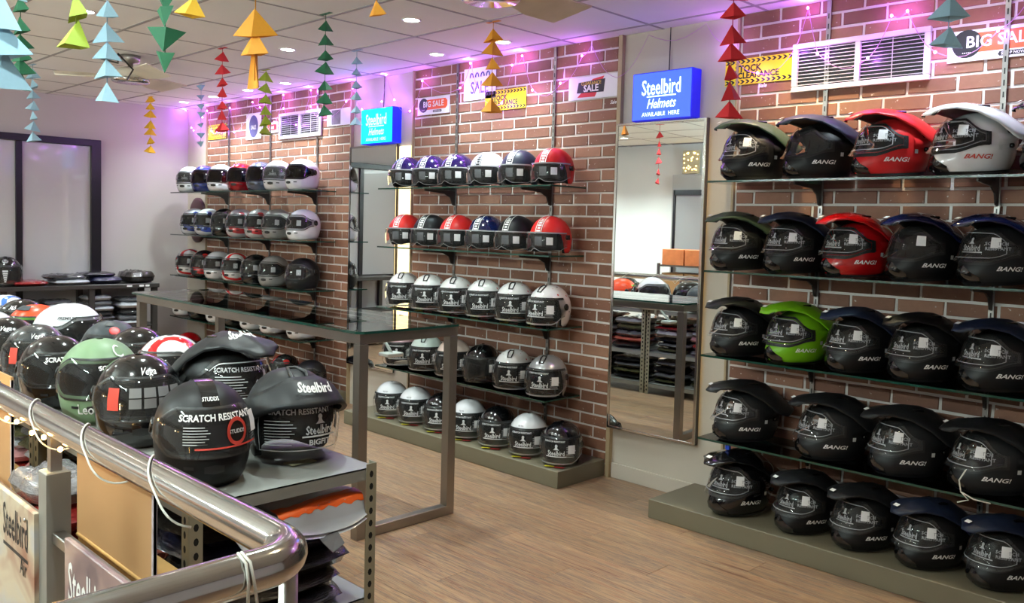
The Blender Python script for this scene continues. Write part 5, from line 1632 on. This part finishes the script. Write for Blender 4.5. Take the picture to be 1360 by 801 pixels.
mb = MB(); patch(mb, SF, -rad(18), rad(14), 0.243, 0.256, 5, 2, 0.004); mb.build('crown_vent', m_seal, t)
t = vega(WH, -4.46, 1.47, 38, 'large plain white helmet with small dark lettering on its brow', txt=False, scale=1.13)
emb_part(t, SF, [(('PREMIUM', rad(-66), 0.205, 0.016, 0.002), dict(bold=0.02, shear=0.2))], m_darkprint)
t = vega(ORG, -4.82, 1.42, -60, 'orange helmet with lime green stripe beside the large white one', txt=False)
mb = MB(); patch(mb, SF, -rad(70), rad(70), lambda t_: 0.194, lambda t_: 0.206, 18, 1, 0.0025); mb.build('green_stripe', pm('lime stripe', (110, 200, 40), 0.4), t)
mb = MB(); patch(mb, SF, -rad(30), rad(30), 0.235, 0.254, 6, 2, 0.006); mb.build('crown_vent', DKG, t)
vega(BK, -3.615, 1.455, -35, 'gloss black helmet between the slate and the white-and-red helmets', txt=False)
vega(WRB, -3.315, 1.46, -50, 'white helmet with red curved bands behind the gloss black lettered one', txt=False)
vega(BK, -4.25, 1.14, -30, 'gloss black helmet with white script next to the graphite one')
t = vega(BK, -5.15, 1.45, -30, 'gloss black helmet with white block letters behind the orange one', txt=True, word='365', th=-10)
vega(WBLU, -5.47, 1.46, -15, 'white helmet with blue graphic at the row end', txt=False)
vega(WH, -4.62, 1.16, -25, 'white helmet in front of the orange one on the rack', txt=False)
vega(BK, -4.95, 1.15, -20, 'gloss black helmet beside the white one at the near side of the rack', txt=False)
# helmet on the end counter
t = helmet('bubble', BK, (-8.74, 2.33, 0.851), 345, 'black helmet with silver badge and chevrons on the end counter', None, skip=('brow_lettering', 'visor_print', 'visor_rim', 'swing_tag', 'price_sticker'), scale=1.05)
mb = MB(); disc_on(mb, SB, 0, 0.215, 0.024, 0.001, 0.003); mb.build('silver_badge', SIL, t)
mb = MB()
for k in range(6): patch(mb, SB, -rad(8 - k), rad(8 - k), 0.125 - k * 0.017, 0.136 - k * 0.017, 3, 1, 0.024)
mb.build('chevron', m_print, t)
# loose wire on a charcoal helmet
mb = MB(); mb.tube([(-1.10, 3.775, 0.565), (-1.12, 3.765, 0.52), (-1.11, 3.76, 0.475), (-1.08, 3.76, 0.448), (-1.12, 3.755, 0.43)], 0.003, 5); mb.tube([(-1.11, 3.76, 0.475), (-1.06, 3.76, 0.455), (-1.0, 3.765, 0.452)], 0.003, 5)
tag(mb.build('loose_wire', pm('white wire', (226, 222, 210), 0.5)), 'white tie wire dangling from a charcoal helmet over the lowest shelf edge', 'wire')

# small white squeegee hanging from the table rail, and a blue clip under a shelf edge
t = thing('squeegee', 'small white plastic squeegee hanging under the glass table end', 'squeegee', (-3.60, 2.73, 0.93))
MB().tube([(-0.05, 0, 0.0545), (-0.05, 0, 0.0), (0.0, 0, -0.05), (0.05, 0, -0.095)], 0.008, 8).build('handle', m_whiteprint, t)
MB().box((0.005, -0.05, -0.112), (0.085, 0.05, -0.092), bev=0.004).build('head', m_whiteprint, t)
MB().tube([(-0.05, 0, 0.0), (-0.072, 0, -0.01), (-0.075, 0, -0.06)], 0.008, 8).build('hook', m_whiteprint, t)
tag(MB().box((-0.011, -0.008, -0.026), (0.011, 0.008, 0.0), bev=0.003).build('shelf_clip', pm('blue plastic', (30, 70, 190), 0.3), None, (-2.20, 3.80, 0.447)), 'small blue plastic clip hanging under the lowest glass shelf by the mirror', 'clip')
# ------------------------------------------------------------------ paper garlands
GC = {'blue': (150, 186, 204), 'lime': (150, 172, 40), 'green': (30, 100, 66), 'yellow': (232, 180, 40), 'orange': (226, 152, 34), 'red': (206, 36, 46)}
GN = {'blue': 'pale blue', 'lime': 'lime green', 'green': 'dark green', 'yellow': 'yellow', 'orange': 'amber', 'red': 'red'}
def paper_mat(n):
    m = pm('paper ' + n, GC[n], 0.7, var=0.06, scale=20)
    return m
def cone_mesh(seed, flat):
    q = random.Random(seed)
    w, h, d = 1.0, 0.62, 0.42 * flat
    L = (-w / 2, q.uniform(-0.05, 0.05), -h / 2 + q.uniform(-0.05, 0.03)); R = (w / 2, q.uniform(-0.05, 0.05), -h / 2 + q.uniform(-0.05, 0.08))
    Fp, Bp, A = (q.uniform(-0.06, 0.06), -d / 2, -h / 2), (q.uniform(-0.06, 0.06), d / 2, -h / 2), (0, 0, h / 2)
    C = (0, 0, -h * 0.28)
    mb = MB().add([A, L, Fp, R, Bp, C], [(0, 1, 2), (0, 2, 3), (0, 3, 4), (0, 4, 1), (5, 2, 1), (5, 3, 2), (5, 4, 3), (5, 1, 4)])
    return mb
cone_v = {}
GAR = [
    ('blue', -7.36, 2.16, 0.116, 1, [2.589, 2.509, 2.429, 2.343, 2.268, 2.187, 2.106], 'hanging before the sliding door'),
    ('lime', -2.26, 0.76, 0.100, 1, [2.013, 1.945], 'with broad folded papers above the handrail'),
    ('blue', -3.04, 1.12, 0.106, 1, [2.196, 2.119, 2.059, 2.001, 1.921], 'above the helmet racks beside the dark green one'),
    ('green', -2.61, 1.13, 0.104, -1, [2.156, 2.104, 2.035, 1.968], 'of points-down papers above the racks'),
    ('yellow', -1.965, 0.914, 0.08, 1, [1.993], 'with one bright paper near the handrail corner'),
    ('orange', -2.14, 1.17, 0.110, 1, [2.027, 1.975], 'with large curled papers and a long tail above the rack end'),
    ('red', -5.54, 2.79, 0.102, 1, [2.598, 2.513, 2.432, 2.362, 2.276, 2.211, 2.13], 'hanging over the far end of the glass table'),
    ('yellow', -8.31, 3.46, 0.122, 1, [2.637, 2.565, 2.494, 2.394, 2.33, 2.244, 2.158], 'hanging near the corner by the sliding door'),
    ('lime', -6.05, 3.40, 0.115, 1, [2.607, 2.521, 2.436, 2.35, 2.275, 2.201], 'hanging before the far vent grille'),
    ('green', -4.16, 2.70, 0.100, 1, [2.588, 2.514, 2.428, 2.358, 2.262, 2.192, 2.126], 'hanging over the glass table'),
    ('blue', -4.86, 3.40, 0.086, 1, [2.589, 2.514, 2.429, 2.354, 2.264, 2.189], 'hanging before the cyan sign'),
    ('blue', -7.11, 3.39, 0.077, -1, [2.614, 2.531, 2.455, 2.385, 2.296, 2.213, 2.137], 'of points-down papers near the far wall'),
    ('orange', -2.16, 1.58, 0.07, 1, [2.151], 'with a single paper near the ceiling fan'),
    ('orange', -3.56, 3.41, 0.119, 1, [2.583, 2.511, 2.423, 2.335, 2.187], 'hanging before the yellow clearance poster'),
    ('red', -1.66, 2.78, 0.108, 1, [2.301, 2.215, 2.154, 2.082, 2.015, 1.947], 'hanging beside the deep blue sign'),
    ('blue', -0.93, 2.79, 0.109, 1, [2.197, 2.111], 'hanging before the wide vent wall'),
    ('green', -4.04, 1.14, 0.104, 1, [2.376, 2.293, 2.221, 2.169, 2.119, 2.057], 'above the racks toward the sliding door'),
    ('blue', -1.82, 0.48, 0.110, 1, [1.879, 1.827, 1.769], 'with large papers before the handrail'),
    ('orange', -3.90, -1.0, 0.115, 1, [2.4, 2.32, 2.22, 2.14, 2.04], 'near the front wall of the shop'),
    ('red', -5.2, 0.2, 0.115, 1, [2.45, 2.37, 2.27, 2.15, 2.05], 'near the front wall by the racks'),
]
for gi, (c, x, y, w, d, zs, where) in enumerate(GAR):
    t = thing('paper_garland', '%s folded paper garland %s' % (GN[c], where), 'garland', (x, y, CEIL))
    zb = zs[-1] - (0.10 if c == 'orange' and gi == 5 else 0.02)
    MB().tube([(0, 0, 0), (0, 0, zb - CEIL)], 0.0018, 5).build('string', pm('string ' + c, [min(255, v * 0.8 + 10) for v in GC[c]], 0.8), t)
    MB().box((-0.05, -0.012, -0.006), (0.05, 0.012, -0.002)).build('top_paper', paper_mat(c), t)
    step = (zs[0] - zs[-1]) / max(1, len(zs) - 1) if len(zs) > 1 else 0.09
    z = zs[0] + step
    allz = list(zs)
    while z < CEIL - 0.06 and gi not in (1, 4, 5, 12):
        allz.append(z)
        z += step
    for k, z in enumerate(allz):
        q = random.Random(gi * 31 + k)
        key = (c, q.randrange(4))
        if key not in cone_v:
            cone_v[key] = cone_mesh(hash(key[1]) + len(c), 1.0).mesh('paper_cone', [paper_mat(c)])
        s_ = w * q.uniform(0.85, 1.1)
        inst('paper_cone', cone_v[key], t, loc=(0, 0, z - CEIL), rot=(q.uniform(-0.2, 0.2) + (pi if d < 0 else 0), q.uniform(-0.18, 0.18), YAW + q.uniform(-0.7, 0.7)), scale=(s_, s_, s_))
    if gi == 5:
        mb = MB(); mb.grid(lambda u, v: ((u - .5) * 0.045 * (0.3 + v), 0.012 * sin(u * pi) - 0.006, -v * 0.10), 4, 6)
        mb.grid(lambda u, v: ((u - .5) * 0.045 * (0.3 + v), 0.012 * sin(u * pi) - 0.004, -v * 0.10), 4, 6, flip=True)
        mb.build('paper_tail', paper_mat(c), t, (0, 0, zs[-1] - CEIL - 0.02))

# ------------------------------------------------------------------ purple fairy lights along the wall head
m_pb = emit('purple bulb', (214, 90, 255), 45.0)
m_pw = pm('pink clear wire', (200, 140, 200), 0.4)
pb_me = MB().lathe([(0.001, -0.007), (0.006, -0.003), (0.006, 0.003), (0.001, 0.007)], 8).mesh('bulb', [m_pb])
STR = [('purple fairy light string in the corner by the sliding door', [(-8.95, 2.64), (-8.91, 2.64), (-8.77, 2.45), (-8.72, 2.42), (-8.52, 2.54), (-8.42, 2.60), (-8.32, 2.39), (-8.2, 2.38)]),
       ('purple fairy light string over the far posters', [(-8.2, 2.38), (-7.94, 2.59), (-7.85, 2.35), (-7.5, 2.61), (-7.36, 2.55), (-7.1, 2.40), (-6.95, 2.63), (-6.94, 2.51), (-6.73, 2.35), (-6.5, 2.63), (-6.5, 2.49), (-6.38, 2.40)]),
       ('purple fairy light string around the cyan lit sign', [(-6.38, 2.40), (-5.97, 2.49), (-5.88, 2.59), (-5.75, 2.41), (-5.49, 2.45), (-5.44, 2.65), (-5.33, 2.45), (-5.14, 2.35)]),
       ('purple fairy light string over the posters between the mirrors', [(-5.14, 2.35), (-5.0, 2.56), (-4.58, 2.47), (-4.48, 2.63), (-4.4, 2.44), (-4.16, 2.33), (-4.07, 2.57), (-3.98, 2.62), (-3.88, 2.39), (-3.64, 2.41), (-3.47, 2.56)]),
       ('purple fairy light string over the deep blue sign and clearance poster', [(-3.47, 2.56), (-3.40, 2.62), (-3.2, 2.40), (-2.98, 2.62), (-2.6, 2.63), (-2.47, 2.51), (-2.28, 2.33), (-2.08, 2.43), (-2.02, 2.62), (-1.96, 2.39)]),
       ('purple fairy light string draped over the wide vent', [(-1.96, 2.39), (-1.71, 2.34), (-1.61, 2.52), (-1.54, 2.53), (-1.41, 2.33), (-1.16, 2.39), (-1.0, 2.6), (-0.8, 2.4)])]
for lab, pts in STR:
    t = thing('fairy_light_string', lab, 'fairy lights', (pts[0][0], WALL_Y - 0.055, pts[0][1]))
    x0, z0 = pts[0]
    P = []
    for (a, b), (c, d) in zip(pts, pts[1:]):
        for k in range(6):
            u = k / 6
            P.append((a + (c - a) * u - x0, -0.0, b + (d - b) * u - z0 - 0.06 * sin(pi * u) * min(1, abs(c - a) * 4)))
    P.append((pts[-1][0] - x0, 0, pts[-1][1] - z0))
    MB().tube(P, 0.0016, 4).build('wire', m_pw, t)
    for k, (x, z) in enumerate(pts[1:]):
        if (x, z) in ((-3.40, 2.62), (-3.2, 2.40), (-2.98, 2.62), (-2.6, 2.63)):
            continue
        inst('bulb', pb_me, t, loc=(x - x0, -0.006, z - z0))
        ld = D.lights.new('purple', 'POINT')
        ld.energy = 0.36
        ld.color = (0.50, 0.15, 1.0)
        ld.shadow_soft_size = 0.012
        lo = D.objects.new('bulb_light', ld)
        col.objects.link(lo)
        lo.parent = t
        lo.location = (x - x0, -0.03, z - z0)
